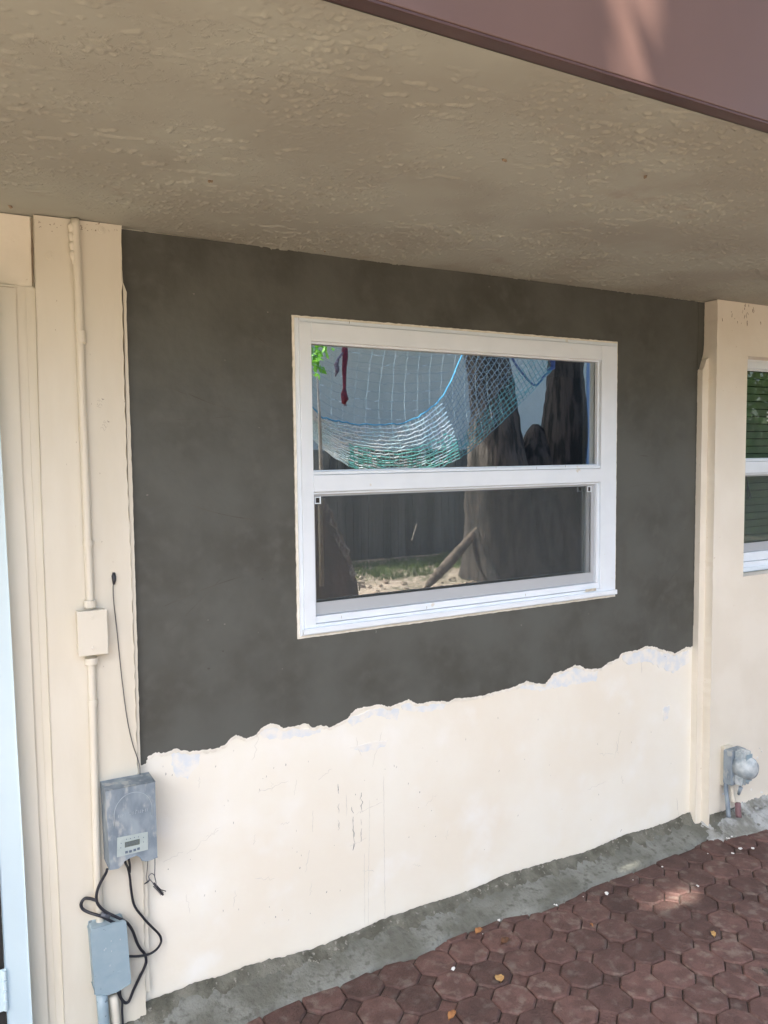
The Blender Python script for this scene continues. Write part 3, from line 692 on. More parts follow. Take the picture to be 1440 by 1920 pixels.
# painted conduit (upper run)
t = thing('conduit', W3(141, 1140, CO), 'cream painted conduit pipe running from the soffit down to the small junction box', 'conduit')
up_ = path([(141,417),(143.5,470),(147,545),(150,630),(154.5,760),(160,895),(164,1000),(167,1070),(169,1142)], CO); up_[0].z = H - .001
MB().tube(spline(up_, 4), .0105, 16).build('pipe', M['creamwood'], t, smooth=True)
c = W3(151.5, 632, CO); MB().tube([c + Vector((0, 0, .016)), c + Vector((.001, 0, -.016))], .0132, 16).build('coupling', M['creamwood'], t, bevel=.001)
c = W3(168.3, 1132, CO); MB().tube([c + Vector((0, 0, .010)), c + Vector((0, 0, -.010))], .0165, 16).build('fitting', M['creamwood'], t, bevel=.001)
def strap(px, py, parent, side=1):
    c = W3(px, py, CO); mb = MB(); vs = []
    for z in (-.008, .008):
        for th in np.linspace(-.2, math.pi + .2, 12): vs.append(c + Vector((math.cos(th) * .0128, -math.sin(th) * .0128, z)))
    mb.add(vs, [(i, i + 1, i + 13, i + 12) for i in range(11)])
    mb.box(c.x + .0125, c.x + .034, -BO - .003, -BO - .0005, c.z - .008, c.z + .008)
    mb.cyl((c.x + .023, -BO - .006, c.z), (0, 1, 0), .004, .004, 10)
    mb.build('strap', M['creamwood'], parent)
strap(165, 1018, t)
ptch = MB(); 
for k in range(4):
    a = W3(139 + k, 424 + k * 17, CO); ptch.tube([a + Vector((-.004, .003, .01)), a + Vector((-.006, .002, 0)), a + Vector((-.003, .003, -.026))], [.006, .0105, .006], 10)
ptch.build('plaster_lump', M['creamwood'], t, smooth=True)
# small junction box
jf = BO + .040
x0_, z1_ = xz(145, 1148.4, jf); x1_ = mean(xz(200,1143,jf)[0], xz(203,1224,jf)[0]); z0_ = mean(xz(148,1232.5,jf)[1], xz(203,1224,jf)[1]); z1_ = mean(z1_, xz(200,1143,jf)[1])
t = thing('junction_box', ((x0_ + x1_) / 2, -BO, z0_), 'small blank cream junction box in the middle of the painted conduit', 'junction box')
MB().box(x0_ + .001, x1_ - .001, -jf + .004, -BO + .0002, z0_ + .001, z1_ - .001).build('box', M['creamwood'], t, bevel=.002)
MB().box(x0_ - .001, x1_ + .001, -jf, -jf + .0038, z0_ - .001, z1_ + .001).build('cover', M['creamwood'], t, bevel=.0018)
for dz in (.016, -.016):
    z = z1_ - .018 if dz > 0 else z0_ + .018
    MB().cyl(((x0_ + x1_) / 2, -jf - .0022, z), (0, 1, 0), .0048, .003, 12).build('screw', M['creamwood'], t, bevel=.0008)
# lower run
t = thing('conduit', W3(190, 1900, CO), 'cream painted conduit pipe running from the junction box down behind the grey timer box', 'conduit')
lo_ = path([(171,1233),(172.5,1290),(174,1340),(176,1420),(178.5,1500),(180,1573),(182,1634),(186,1700),(192,1800),(196,1860)], CO)
MB().tube(spline(lo_, 4), .0105, 16).build('pipe', M['creamwood'], t, smooth=True)
c = W3(171.5, 1239, CO); MB().tube([c + Vector((0, 0, .009)), c + Vector((0, 0, -.009))], .0175, 16).build('fitting', M['creamwood'], t, bevel=.001)
c = W3(174, 1318, CO); MB().tube([c + Vector((0, 0, .008)), c + Vector((0, 0, -.008))], .0125, 16).build('coupling', M['creamwood'], t, bevel=.001)

# grey timer box
tf = .108
def T(a, b): return xz(a, b, tf)
o = [T(200,1485), T(293.8,1464.5), T(292,1608), T(284,1612), T(273,1615), T(266,1613.5), T(260.5,1606), T(255,1604), T(245,1608), T(233,1615), T(229,1622), T(222,1628), T(203,1632)]
xL = mean(o[0][0], o[-1][0]); xRr = mean(o[1][0], o[2][0]); zT = mean(o[0][1], o[1][1])
o[0] = (xL, zT); o[1] = (xRr, zT); o[2] = (xRr, o[2][1]); o[-1] = (xL + .002, o[-1][1])
t = thing('timer_box', ((xL + xRr) / 2, -BO, o[-1][1]), 'weathered blue-grey control box with small display panel and three leads leaving its bottom', 'control box')
MB().prism(o, -tf, -BO - .0005).build('casing', M['greybox'], t, bevel=.003)
lid = [(xL + .0075, zT - .009), (xRr - .003, zT - .009), (xRr - .003, T(292,1556)[1]), (xL + .0075, T(292,1556)[1])]
# embossed arch and relief lettering on the lid
ar = MB(); cxx = (xL + xRr) / 2 + .004; cz = zT - .072
pts = [Vector((cxx + .050 * math.cos(a), -tf, cz + .055 * math.sin(a))) for a in np.linspace(.05, math.pi - .05, 26)]
ar.tube([Vector((cxx + .050, -tf, cz - .02))] + pts + [Vector((cxx - .050, -tf, cz - .03))], .0011, 6)
ar.build('arch_relief', M['relief'], t, smooth=True)
em = MB(); lx = cxx - .040
for k in range(9):
    h_ = .008; x = lx + k * .009; z = cz - .006
    em.box(x, x + .0016, -tf - .0010, -tf + .0004, z, z + h_)
    if k % 2: em.box(x + .0018, x + .006, -tf - .0010, -tf + .0004, z + h_ * .5 * (k % 3), z + h_ * .5 * (k % 3) + .0014)
    else: em.box(x + .0045, x + .006, -tf - .0010, -tf + .0004, z, z + h_)
em.build('raised_lettering', M['relief'], t)
def quad_panel(name, c4, base, thick, m, parent):
    pts = [xz(a, b, base + thick) for a, b in c4]
    return MB().prism(pts, -base - thick, -base + .0002).build(name, m, parent)
pn = quad_panel('label_panel', [(219.8,1571),(277,1559.8),(277.6,1593),(219.3,1607.7)], tf, .0012, M['panel'], t)
quad_panel('display', [(234,1579.6),(262,1572.8),(262,1583),(234,1589.5)], tf + .0012, .0008, M['lcd'], t)
for a, b in ((237,1597.5),(244.5,1596),(252.5,1593.5),(259.5,1591)):
    x, z = xz(a, b, tf + .001); MB().box(x - .0036, x + .0036, -tf - .0032, -tf - .0013, z - .0032, z + .0032).build('button', mat('slate button', (.12, .16, .22), None, rough=.5) if 'button' not in M else M['button'], t, bevel=.0006)
    M.setdefault('button', bpy.data.materials['slate button'])
for a, b in ((237,1573.5),(244.5,1572),(252,1570),(259.5,1569),(227,1581),(226.5,1589.5),(269,1570),(269,1578.5)):
    x, z = xz(a, b, tf + .001); MB().cyl((x, -tf - .0022, z), (0, 1, 0), .0013, .001, 8).build('indicator', M['button'], t)
# display digits, dim segments
dg = MB()
def seg7(x, z, s, which):
    S = {'a': (0, 2, 1, 2), 'b': (1, 1, 1, 2), 'c': (1, 0, 1, 1), 'd': (0, 0, 1, 0), 'e': (0, 0, 0, 1), 'f': (0, 1, 0, 2), 'g': (0, 1, 1, 1)}
    for k in which:
        a, b, c_, d_ = S[k]; w_ = .0003
        dg.box(x + a * s - w_, x + c_ * s + w_, -tf - .0024, -tf - .0021, z + b * s * .9 - w_, z + d_ * s * .9 + w_)
xx, zz = xz(237, 1586.5, tf + .002)
for k in range(4): seg7(xx + k * .0085, zz + k * .0004, .0042, 'abcdefg')
dg.build('display_digits', M['button'], t)
# wires: sensor lead from the plug on the board to the top of the timer box
t = thing('sensor_wire', W3(262, 1450, .04), 'thin dark wire hanging from a small black plug down to the timer box top', 'wire')
MB().tube(spline(path([(213,1092),(212,1105),(214,1135),(219,1180),(224,1230),(230,1285),(238,1345),(248,1392),(258,1422),(262,1438),(262.5,1456)], .036), 5), .0013, 6).build('lead', M['wire'], t, smooth=True)
c = W3(213, 1083, BO)
MB().tube([c + Vector((.001, .0, .013)), c + Vector((0, -.004, .004)), c + Vector((0, -.006, -.006)), c + Vector((-.001, -.005, -.018))], [.004, .0062, .0055, .003], 8).build('plug', M['black'], t, smooth=True)
MB().cyl(c + Vector((0, -.001, 0)), (0, 1, 0), .009, .0012, 9).build('hole_patch', M['faintcrack'], t)
# lower grey outlet box
of = .085
oo = [xz(a, b, of) for a, b in ((172,1744),(168.5,1752),(178,1865),(186,1866),(205,1865),(219,1860),(245,1844),(246,1841),(236,1728.5),(232,1727))]
t = thing('outlet_box', W3(200, 1860, BO), 'grey plastic outlet box with rounded corners, lowest on the corner board beneath looped black cable', 'outlet box')
MB().prism(oo[::-1], -of, -of + .008).build('cover', M['greypvc'], t, bevel=.0035, seg=3)
oi = [(a * .95 + mean(*[q[0] for q in oo]) * .05, b * .95 + mean(*[q[1] for q in oo]) * .05) for a, b in oo]
MB().prism(oi[::-1], -of + .0082, -BO - .0003).build('box', M['greypvc'], t, bevel=.003)
xa, za = xz(198, 1835, of); em = MB()
for k in range(7): em.box(xa + k * .0062, xa + k * .0062 + .0022, -of - .0007, -of + .0003, za + k * .0013 - .0026, za + k * .0013 + .0028); em.box(xa + k * .0062 + .0024, xa + k * .0062 + .0048, -of - .0007, -of + .0003, za + k * .0013 - .0026 + .002 * (k % 3), za + k * .0013 - .0014 + .002 * (k % 3))
em.build('raised_lettering', M['greypvc'], t)
sp = MB()
for a, b in ((195,1783),(198,1780),(208,1766),(209,1785),(225,1763),(206,1812)):
    p = Vector(xz(a, b, of)); ribbon(sp, [p, p + Vector((.0006, .002)), p + Vector((.001, .0045))], .0009, out=.0005, base=of)
sp.build('scratch', M['chip'], t)['kind'] = 'stuff'
lo2 = [W3(191, 1864, .058), W3(193, 1890, .058), W3(195, 1921, .058)]; lo2.append(lo2[-1] + Vector((.003, 0, -.12)))
MB().tube(lo2, .0155, 18).build('pipe', M['greypvc'], t, smooth=True)
# white pipe next to it
q = [W3(212, 1866, .045), W3(215, 1890, .045), W3(218, 1921, .045)]; q.append(q[-1] + Vector((.003, 0, -.12)))
tag(MB().tube(q, .0125, 16).build('pvc_pipe', M['creamwood'], None, smooth=True), 'short cream painted pipe stub beside the grey pipe under the outlet box', 'pipe')
# black cables
def cable(name, pts, outs, r, label, cat='cable'):
    n = len(pts); outs = outs if isinstance(outs, list) else [outs] * n
    P_ = [W3(a, b, o_) for (a, b), o_ in zip(pts, outs)]
    return tag(MB().tube(spline(P_, 6), r, 10).build(name, M['black'], None, smooth=True), label, cat)
cable('cable', [(201,1630),(198,1638),(189,1654),(183,1668),(180.6,1680),(182,1692),(189,1702),(200.7,1711),(219.6,1720),(236,1728.7),(248,1744),(257,1767.6),(264,1780),(271.5,1789),(274,1803),(269,1818),(262,1831.4),(250,1857),(244,1872),(240,1879),(234,1880),(226.7,1871.5),(220,1857),(219,1850)],
      [.08,.072,.066,.066,.066,.066,.066,.068,.07,.07,.06,.05,.045,.042,.042,.042,.042,.042,.042,.042,.045,.05,.06,.065], .0040, 'thick black cable from the timer box bottom left, curving to the outlet box underside')
cable('cable', [(181,1688),(176,1687),(170,1685),(160,1684.5),(154,1690),(152,1698),(156,1705),(166,1710.5),(180,1715),(192,1719),(204,1725),(214,1730),(226,1732)], [.068,.064,.055,.045,.045,.045,.045,.052,.064,.068,.068,.068,.068], .0042, 'small black cable loop on the cream board above the outlet box')
cable('cable', [(233.8,1612),(236,1620),(240,1628),(243.5,1645),(245.6,1666),(250,1692),(256,1705),(264.5,1715.7),(274,1727),(285.7,1739),(296,1749),(301,1757),(302,1765),(299,1773),(293,1780.5),(284,1787),(274,1790.5),(257,1793),(240,1793)], [.09,.08,.06,.05,.045,.042,.04,.037,.035,.030,.022,.018,.018,.02,.026,.034,.047,.055,.06], .0034, 'black cable from the timer box notch sweeping widest right over the pale wall')
cable('cable', [(241,1610),(243.5,1622),(243.4,1636)], [.09,.07,.056], .0032, 'short second black lead merging with the long cable under the timer box notch')
cable('cable', [(225,1855),(226,1866),(229,1878),(229,1895),(230.5,1925),(231,1960)], .05, .0030, 'thin black cable dropping straight down below the outlet box')
tp = W3(198, 1714, .066); MB_ = MB(); MB_.tube([tp + Vector((-.012, 0, .004)), tp + Vector((.010, -.003, -.008))], .0065, 10); 
tag(MB_.build('tape_wrap', mat('dark grey tape', (.07, .08, .10), (.12, .13, .15), 80, .5), None, smooth=True), 'dark grey tape wrapped around the looped cable just above the outlet box', 'tape')
# tied wire bundle hanging right of the timer box
t = thing('wire_bundle', W3(300, 1680, .02), 'thin dark wires tied in a knotted bundle, hanging from the timer box bottom right corner', 'wire')
MB().tube(spline(path([(277,1613),(276,1630),(274.5,1645),(277,1654),(281,1650),(287,1656),(293,1664)], .045), 5), .0011, 6).build('lead', M['wire'], t, smooth=True)
MB().tube(spline(path([(290.5,1606),(290.5,1625),(290,1642),(292,1652),(293,1662)], .045), 5), .0013, 6).build('lead', M['wire'], t, smooth=True)
MB().tube(spline(path([(281,1650),(279,1643),(284,1638),(289,1641),(291,1650)], .045), 5), .0011, 6).build('lead', M['wire'], t, smooth=True)
kb = MB()
for k in range(9):
    a = W3(290 + k * 1.7, 1660 + k * 1.9, .042); kb.tube([a + Vector((-.004, 0, -.003)), a + Vector((0, -.004, 0)), a + Vector((.004, 0, .003))], .0014, 6)
kb.tube(path([(288,1656),(296,1666),(306,1678)], .042), .003, 8); kb.tube(path([(293,1660),(301,1668),(311,1671)], .044), .0012, 6); kb.tube(path([(270,1658),(276,1654),(282,1649)], .044), [.001, .003, .0015], 6)
kb.build('knot', M['black'], t, smooth=True)

# ------------------------------------------------------------------ outlet with clear cover at the right wall's foot
t = thing('outdoor_outlet', on_wall(1385, 1470, RO), 'outdoor socket box under a cloudy clear cover, low on the right wall above mortar rubble', 'outlet')
x0_, z1_ = xz(1356, 1400, RO + .012); x1_, z0_ = xz(1386, 1459, RO + .012)
MB().box(x0_, x0_ + .052, -RO - .022, -RO + .001, z0_ - .01, z1_).build('back_plate', M['creamwood'], t, bevel=.003)
x2_ = xz(1370, 1430, RO + .06)[0]
MB().box(x2_, x2_ + .095, -RO - .065, -RO - .0225, z0_ + .01, z1_ - .006).build('box', M['greybox'], t, bevel=.004)
xc, zc1 = xz(1392, 1409, RO + .10); zc0 = xz(1392, 1474, RO + .10)[1]
cv = MB()
for k in range(5): cv.box(xc - .004 + k * .012, xc + .006 + k * .012, -RO - .115 + abs(k - 2) * .006, -RO - .066, zc0 + .004 * k, zc1 - .003 * abs(k - 2))
cv.build('cover', M['clear'], t, bevel=.004)
MB().box(xc + .004, xc + .042, -RO - .118, -RO - .1155, zc0 + .022, zc1 - .012).build('lens', M['greypvc'], t, bevel=.001)
dc = Vector((xc + .030, -RO - .10, (zc0 + zc1) / 2)); dm_ = MB()
dm_.tube([dc + Vector((0, .035, 0)), dc + Vector((0, .012, 0)), dc + Vector((0, -.018, 0)), dc + Vector((0, -.034, 0)), dc + Vector((0, -.040, 0))], [.048, .050, .047, .036, .018], 24)
dm_.build('cover_dome', M['clear'], t, smooth=True)
spm = MB(); lumps_ = []
for k in range(26):
    q = on_wall(random.uniform(1352, 1430), random.uniform(1398, 1490), RO + .001); r_ = random.uniform(.003, .009)
    spm.prism([(q.x + r_ * math.cos(th) * random.uniform(.5, 1.3), q.z + r_ * math.sin(th) * random.uniform(.5, 1.4)) for th in np.linspace(0, 5.6, 8)], -RO - .0025, -RO + .0005)
spm.build('cement_splash', M['primer'], t)['kind'] = 'stuff'
a = on_wall(1389, 1476, RO + .09); MB().tube([a, a + Vector((0, .01, -.035))], [.009, .006], 10).build('plug', M['greybox'], t, smooth=True)
for k, (px, mm, lab) in enumerate(((1362, 'greybox', 'grey conduit elbow under the outdoor socket, leftmost of the stubs'), (1374, 'creamwood', 'cream painted pipe stub curving out from under the outdoor socket'), (1381, 'lip', 'dull purple pipe collar in the mortar under the outdoor socket'))):
    q = [on_wall(px, 1456, RO + .03), on_wall(px - 1, 1480, RO + .035), on_wall(px + 2, 1505, RO + .05), on_wall(px + 4, 1532, RO + .06)]
    if k == 2: q = q[2:]
    if k == 1: q = q[:3]
    tag(MB().tube(spline(q, 4), .0095 if k < 2 else .0125, 12).build('pipe_stub', mat('mauve pipe', (.20, .12, .13), None) if k == 2 else M[mm], None, smooth=True), lab, 'pipe')

# ================================================================== GROUND
R4 = math.radians(-4.0); PIT = 0.1288
org = on_flat(840 + 342 / 2.4, 1520 + 678 / 2.4, 0.0)
mb = MB()
def chamfer_poly(mb, c, pts, zt, ch, tilt):
    n = len(pts); v = []; f = []
    for k in range(3):
        s = (1.0, 1.0, 1.0 - ch / 0.064 * (0.064 / max(Vector(pts[0]).length, .01)))[k]
        z = (-.03, zt - ch, zt)[k]
        for a, b in pts:
            x, y = c.x + a * s, c.y + b * s; v.append((x, y, z + (tilt[0] * a + tilt[1] * b if k else 0)))
    for k in range(2):
        for i in range(n):
            j = (i + 1) % n; f.append((k * n + i, k * n + j, (k + 1) * n + j, (k + 1) * n + i))
    f.append(tuple(range(2 * n, 3 * n))); mb.add(v, f)
apo = PIT / 2 - .0016; side = PIT / 2 * math.tan(math.pi / 8)
def rot(a, b): return (a * math.cos(R4) - b * math.sin(R4), a * math.sin(R4) + b * math.cos(R4))
# the paver: octagons whose long corners are cut; squares sit between four of them
so_ = side * 1.02
octp = [rot(a, b) for a, b in ((apo, -so_), (apo, so_), (so_, apo), (-so_, apo), (-apo, so_), (-apo, -so_), (-so_, -apo), (so_, -apo))]
sq_r = (PIT / 2 - so_) * 1.0 - .0032
sqp = [rot(a, b) for a, b in ((sq_r, 0), (0, sq_r), (-sq_r, 0), (0, -sq_r))]
PX0, PX1, PY0, PY1 = -.6, 8.6, -2.6, 0.02
rp = random.Random(5)
for i in range(-24, 60):
    for j in range(-42, 8):
        a, b = rot(i * PIT, j * PIT); c = Vector((org.x + a, org.y + b, 0))
        if PX0 < c.x < PX1 and PY0 < c.y < PY1:
            chamfer_poly(mb, c, octp, rp.uniform(-.003, .003), .005, (rp.uniform(-.02, .02), rp.uniform(-.02, .02)))
        a, b = rot((i + .5) * PIT, (j + .5) * PIT); c = Vector((org.x + a + rp.uniform(-.001, .001), org.y + b, 0))
        if PX0 < c.x < PX1 and PY0 < c.y < PY1:
            chamfer_poly(mb, c, sqp, rp.uniform(-.007, -.001), .003, (rp.uniform(-.03, .03), rp.uniform(-.03, .03)))
pv = mb.build('paving', M['paver'], None); pv['kind'] = 'structure'
jt = MB().add([(PX0 - .05, PY0 - .05, -.0095), (PX1 + .05, PY0 - .05, -.0095), (PX1 + .05, 0, -.0095), (PX0 - .05, 0, -.0095)], [(0, 1, 2, 3)]).build('paving_bed', M['joint'], None, smooth=None); jt['kind'] = 'structure'
# ground sheet, gently uneven near, flat to the horizon
v = []; f = []; g1 = [-200, -60, -20] + list(np.linspace(-6, 14, 81)) + [30, 80, 200]; g2 = [-200, -60, -25] + list(np.linspace(-13, -2.7, 55)) + [-2.5, 2, 30, 200]
for y in g2:
    for x in g1: v.append((x, y, -.014 + ((.035 * noise.noise(Vector((x * .8, y * .8, 0))) + .015 * noise.noise(Vector((x * 4, y * 4, 0)))) if -13 < y < -2.8 else 0)))
for j in range(len(g2) - 1):
    for i in range(len(g1) - 1):
        a = j * len(g1) + i; f.append((a, a + 1, a + 1 + len(g1), a + len(g1)))
gd = mesh('ground', v, f, M['dirtground'], None, smooth=True); gd['kind'] = 'structure'

# fallen leaves on the pavers
def fallen(px, py, L_, wd, rz, m, label):
    L_ *= 1.35; wd *= 1.35
    c = on_flat(px, py, .006); vs = []; fs_ = []; n = 8
    for i in range(n + 1):
        t_ = i / n; hw = wd * math.sin(math.pi * min(.98, max(.02, t_)) ** .85) * .5
        x = (t_ - .5) * L_; z = .006 * math.sin(t_ * 3.1) 
        for s in (-1, 0, 1): vs.append((x, s * hw, z + abs(s) * .004 * (1 + .5 * math.sin(i * 2.1 + rz))))
    for i in range(n):
        for s in (0, 1): a = i * 3 + s; fs_.append((a, a + 3, a + 4, a + 1))
    Rm = Matrix.Rotation(rz, 4, 'Z'); top = [c + Rm @ Vector(q) for q in vs]; bot = [q - Vector((0, 0, .0006)) for q in top]
    N_ = len(top); fa = fs_ + [tuple(i + N_ for i in reversed(q)) for q in fs_]
    o = mesh('fallen_leaf', top + bot, fa, m, None, smooth=True); tag(o, label, 'leaf', 'dry leaves fallen on the pavers')
fallen(898,1747,.030,.018,.4,M['leafdry'],'orange brown dry leaf lying against the plinth edge, above the stained paver')
fallen(936,1836,.026,.022,1.2,M['leafyellow'],'round yellowish dry leaf lying flat on an octagonal paver')
fallen(848,1905,.034,.016,.5,M['leafdry'],'orange curled leaf on the pavers at the bottom edge of the picture')
fallen(1109,1737,.014,.005,1.5,M['leafdry'],'tiny orange leaf sliver standing in a paver joint')
fallen(1337,1753,.026,.012,.9,M['leafyellow'],'tan leaf on the pavers near the weak sun patch, right side')
fallen(948,1766,.034,.020,.2,mat('rust brown leaf', (.13, .06, .03), (.07, .035, .02), 70, .7),'dark rusty crumpled leaf lying on one octagonal paver beside the plinth')
fallen(1438,1825,.03,.014,1.4,mat('dark leaf', (.05, .04, .03), None),'dark leaf on the pavers at the right edge of the picture')
dm = MB()
lumps(dm, 5, lambda: random.uniform(1.0, 2.7), lambda: -random.uniform(.14, .20), lambda: .004, .0015, .004)
for a, b in ((1040,1697),(935,1724),(850,1817),(1138,1675),(1305,1661),(1372,1568),(1388,1590),(1375,1600),(1366,1572),(1410,1590)):
    p = on_flat(a, b, .004); lumps(dm, 2, lambda: p.x + random.uniform(-.006, .006), lambda: p.y + random.uniform(-.004, .004), lambda: .004, .003, .007)
o = dm.build('mortar_crumbs', M['chip'], None); o['kind'] = 'stuff'; o['label'] = 'white mortar crumbs scattered on the pavers along the plinth'; o['category'] = 'crumbs'

# ================================================================== THE YARD BEHIND THE CAMERA (seen in the panes)
Mi = mirrored
# fence
FY = 8.6
def fence(x0, x1, y, zt):
    t = thing('fence', (x0, -y, 0), 'tall weathered grey board fence across the yard, seen reflected in the panes', 'fence')
    mb = MB(); x = x0; r = random.Random(3)
    while x < x1:
        w_ = .135; mb.box(x, x + w_ - .008, -y - .02, -y + r.uniform(-.004, .004), .02, zt + r.uniform(-.012, .012)); x += w_
    mb.build('boards', M['fence'], t)
    for z in (.35, zt - .3): MB().box(x0, x1, -y - .06, -y - .021, z, z + .09).build('rail', M['fence'], t)
    x = x0
    while x < x1: MB().box(x, x + .09, -y - .15, -y - .061, 0, zt - .05).build('post', M['fence'], t); x += 2.4
fence(1.5, 15.5, FY, 1.72)
# neighbour's house
t = thing('neighbour_house', (9, -11.2, 0), 'pale blue-grey plain house wall beyond the fence, seen reflected in the panes', 'house')
MB().box(2.5, 18, -15, -11.2, 0, 4.6).build('wall', M['neighbour'], t)
MB().box(2.1, 18.4, -15.4, -10.8, 4.6, 4.75).build('roof', M['roof'], t)
# trees
def limb(mb, pts, rs, seed=0, n=18, k=7, flute=0.0, nfl=5):
    P_ = spline(pts, k); rr = []
    for i in range(len(P_)):
        u = i / k; a = int(min(u, len(rs) - 1.0001)); rr.append(rs[a] + (rs[min(a + 1, len(rs) - 1)] - rs[a]) * (u - a))
    b0 = len(mb.v); mb.tube(P_, rr, n)
    for i, p in enumerate(P_):
        for q in range(n):
            vv = mb.v[b0 + i * n + q]; d = vv - p
            s = 1 + .16 * noise.noise(Vector((vv.x * 3 + seed, vv.y * 3, vv.z * 1.2))) + .09 * noise.noise(vv * 9 + Vector((seed, 0, 0)))
            if flute: s += flute * max(0, 1 - i / (k * 2.0)) * max(0, math.sin(q / n * 2 * math.pi * nfl + seed))
            mb.v[b0 + i * n + q] = p + d * s
FT = 6.0
def leaves(name, cs, count, L_, wd, m, parent, seed=0, holes=True, label=None, clump=.22):
    r = np.random.default_rng(seed); C = []
    tot = sum(c[1][0] * c[1][1] * c[1][2] for c in cs)
    for c, rad in cs:
        k = int(count * rad[0] * rad[1] * rad[2] / tot)
        d = r.normal(size=(k, 3)); d /= np.linalg.norm(d, axis=1)[:, None]; d *= (r.random(k) ** (1 / 2.2))[:, None]
        C.append(np.array(c) + d * np.array(rad))
    C = np.concatenate(C)
    # clumping: pull towards clump centres
    cc = C[r.integers(0, len(C), max(20, len(C) // 60))]; idx = r.integers(0, len(cc), len(C)); far = r.random(len(C)) < .45
    C = np.where(far[:, None], cc[idx] + r.normal(scale=clump, size=C.shape), C)
    if holes:
        S = np.array(SUN); keep = np.ones(len(C), bool)
        for kind, val, lo, hi, pad in SUNGAPS:
            ax = 1 if kind == 'y' else 2
            tt = (C[:, ax] - val) / S[ax]; Q = C - tt[:, None] * S
            if kind == 'y': u, v_ = Q[:, 0], Q[:, 2]
            else: u, v_ = Q[:, 0], Q[:, 1]
            keep &= ~((u > lo[0] - pad) & (u < hi[0] + pad) & (v_ > lo[1] - pad) & (v_ < hi[1] + pad))
        C = C[keep]
    k = len(C); a = r.normal(size=(k, 3)); a /= np.linalg.norm(a, axis=1)[:, None]; up = np.array([0, 0, 1.0]) + r.normal(scale=.5, size=(k, 3))
    b = np.cross(a, up); b /= np.linalg.norm(b, axis=1)[:, None] + 1e-9; sc = r.uniform(.7, 1.3, size=(k, 1))
    V = np.stack([C - a * L_ * .5 * sc, C + b * wd * .5 * sc, C + a * L_ * .5 * sc, C - b * wd * .5 * sc], 1).reshape(-1, 3)
    me = bpy.data.meshes.new(name); me.vertices.add(4 * k); me.vertices.foreach_set('co', V.ravel())
    me.loops.add(4 * k); me.loops.foreach_set('vertex_index', np.arange(4 * k)); me.polygons.add(k)
    me.polygons.foreach_set('loop_start', np.arange(0, 4 * k, 4)); me.polygons.foreach_set('loop_total', np.full(k, 4)); me.update(); me.validate()
    me.materials.append(m); o = bpy.data.objects.new(name, me)
    return link(o, parent)
# openings of the canopy through which sun gets down: (plane, value, low corner, high corner, margin)
fp = on_wall(1150, 60, -SE + 0.024)
dp1 = on_flat(1290, 1705); dp2 = on_flat(1385, 1640)
SUNGAPS = [('z', 0.0, (dp1.x - .05, dp1.y - .03), (dp1.x + .05, dp1.y + .03), .12),
           ('y', SE - .024, (fp.x + .02, H - .02), (fp.x + .045, H + .6), .105),
           ('z', 0.0, (3.9, -8.3), (7.2, -5.0), .1),
           ('y', -3.3, (2.3, .4), (4.8, 1.6), .14), ('y', -2.8, (2.2, .6), (3.6, 1.6), .14), ('y', -4.3, (3.6, .9), (5.4, 2.0), .14)]
# ficus with two stems
t = thing('ficus_tree', (Mi(1010, 1000, FT).x, -FT, 0), 'big two-stemmed tree with wide buttress roots, seen reflected at the right of the main window', 'tree')
mb = MB()
base = Mi(1000, 1000, FT); bxx = base.x
def G(px, py, d=FT): return Mi(px, py, d)
limb(mb, [Vector((G(960,1050).x, -FT, -.1)), G(940,960), G(930,850), G(925,760), G(915,680), G(895,600), G(880,430), G(870,250)], [.62,.42,.38,.29,.27,.25,.2,.15], 1, 24, 7, .25)
limb(mb, [Vector((G(1050,1050).x, -FT + .1, -.1)), G(1052,960, FT - .1), G(1055,850, FT - .1), G(1058,760, FT - .1), G(1060,680, FT - .1), G(1068,560), G(1100,400), G(1120,260)], [.72,.50,.34,.27,.24,.23,.2,.15], 4, 24, 7, .25)
limb(mb, [Vector((G(1005,1060).x, -FT - .05, -.1)), G(1005,960,FT+.05), G(1003,880,FT+.05), G(1003,825,FT+.05), G(1003,795,FT+.05)], [.72,.55,.38,.18,.04], 9, 20, 6, .2)
rt = MB()
for (pp, rr) in (([(915,975),(885,1003),(855,1032),(828,1058),(798,1086),(785,1098)], [.03,.05,.062,.07,.055,.02]), ([(900,1000),(895,1060),(890,1100)], [.14,.12,.05]), ([(960,1040),(950,1100),(930,1130)], [.2,.15,.05]), ([(1050,1040),(1090,1080),(1140,1100)], [.25,.2,.06])):
    zs_ = [G(a, b) for a, b in pp]; m_ = len(zs_)
    pts = []
    for i, q in enumerate(zs_):
        q2 = Vector(q); q2.z = max(q.z, .0); q2.y = -FT + .25 * i / m_ * 3 * (1 if pp[0][0] != 915 else .3); pts.append(q2)
    limb(rt if pp[0][0] == 915 else mb, pts, rr, pp[0][0], 12, 5)
limb(mb, [G(880,430), G(800,260), G(700,160)], [.15,.1,.05], 2, 10, 4); limb(mb, [G(1100,400), G(1180,200), G(1300,100)], [.15,.1,.05], 5, 10, 4); limb(mb, [G(870,250), G(880,100), G(900,-50)], [.13,.08,.04], 6, 10, 4)
mb.build('trunk', M['bark'], t, smooth=True); rt.build('root', mat('root bark painted sunlit', (.06, .046, .036), (.17, .13, .10), 11, .9, .6, 30, .01), t, smooth=True)  # root gets a paler bark, the sunlight on it painted into the colour
leaves('crown', [((6.0, -6.5, 6.6), (3.2, 2.6, 1.3)), ((8.6, -5.8, 6.2), (2.4, 2.2, 1.2)), ((4.0, -7.0, 7.2), (1.8, 1.8, .9)), ((7.0, -8.2, 6.0), (2.6, 1.8, 1.2))], 26000, .22, .13, M['leaf'], t, 1)
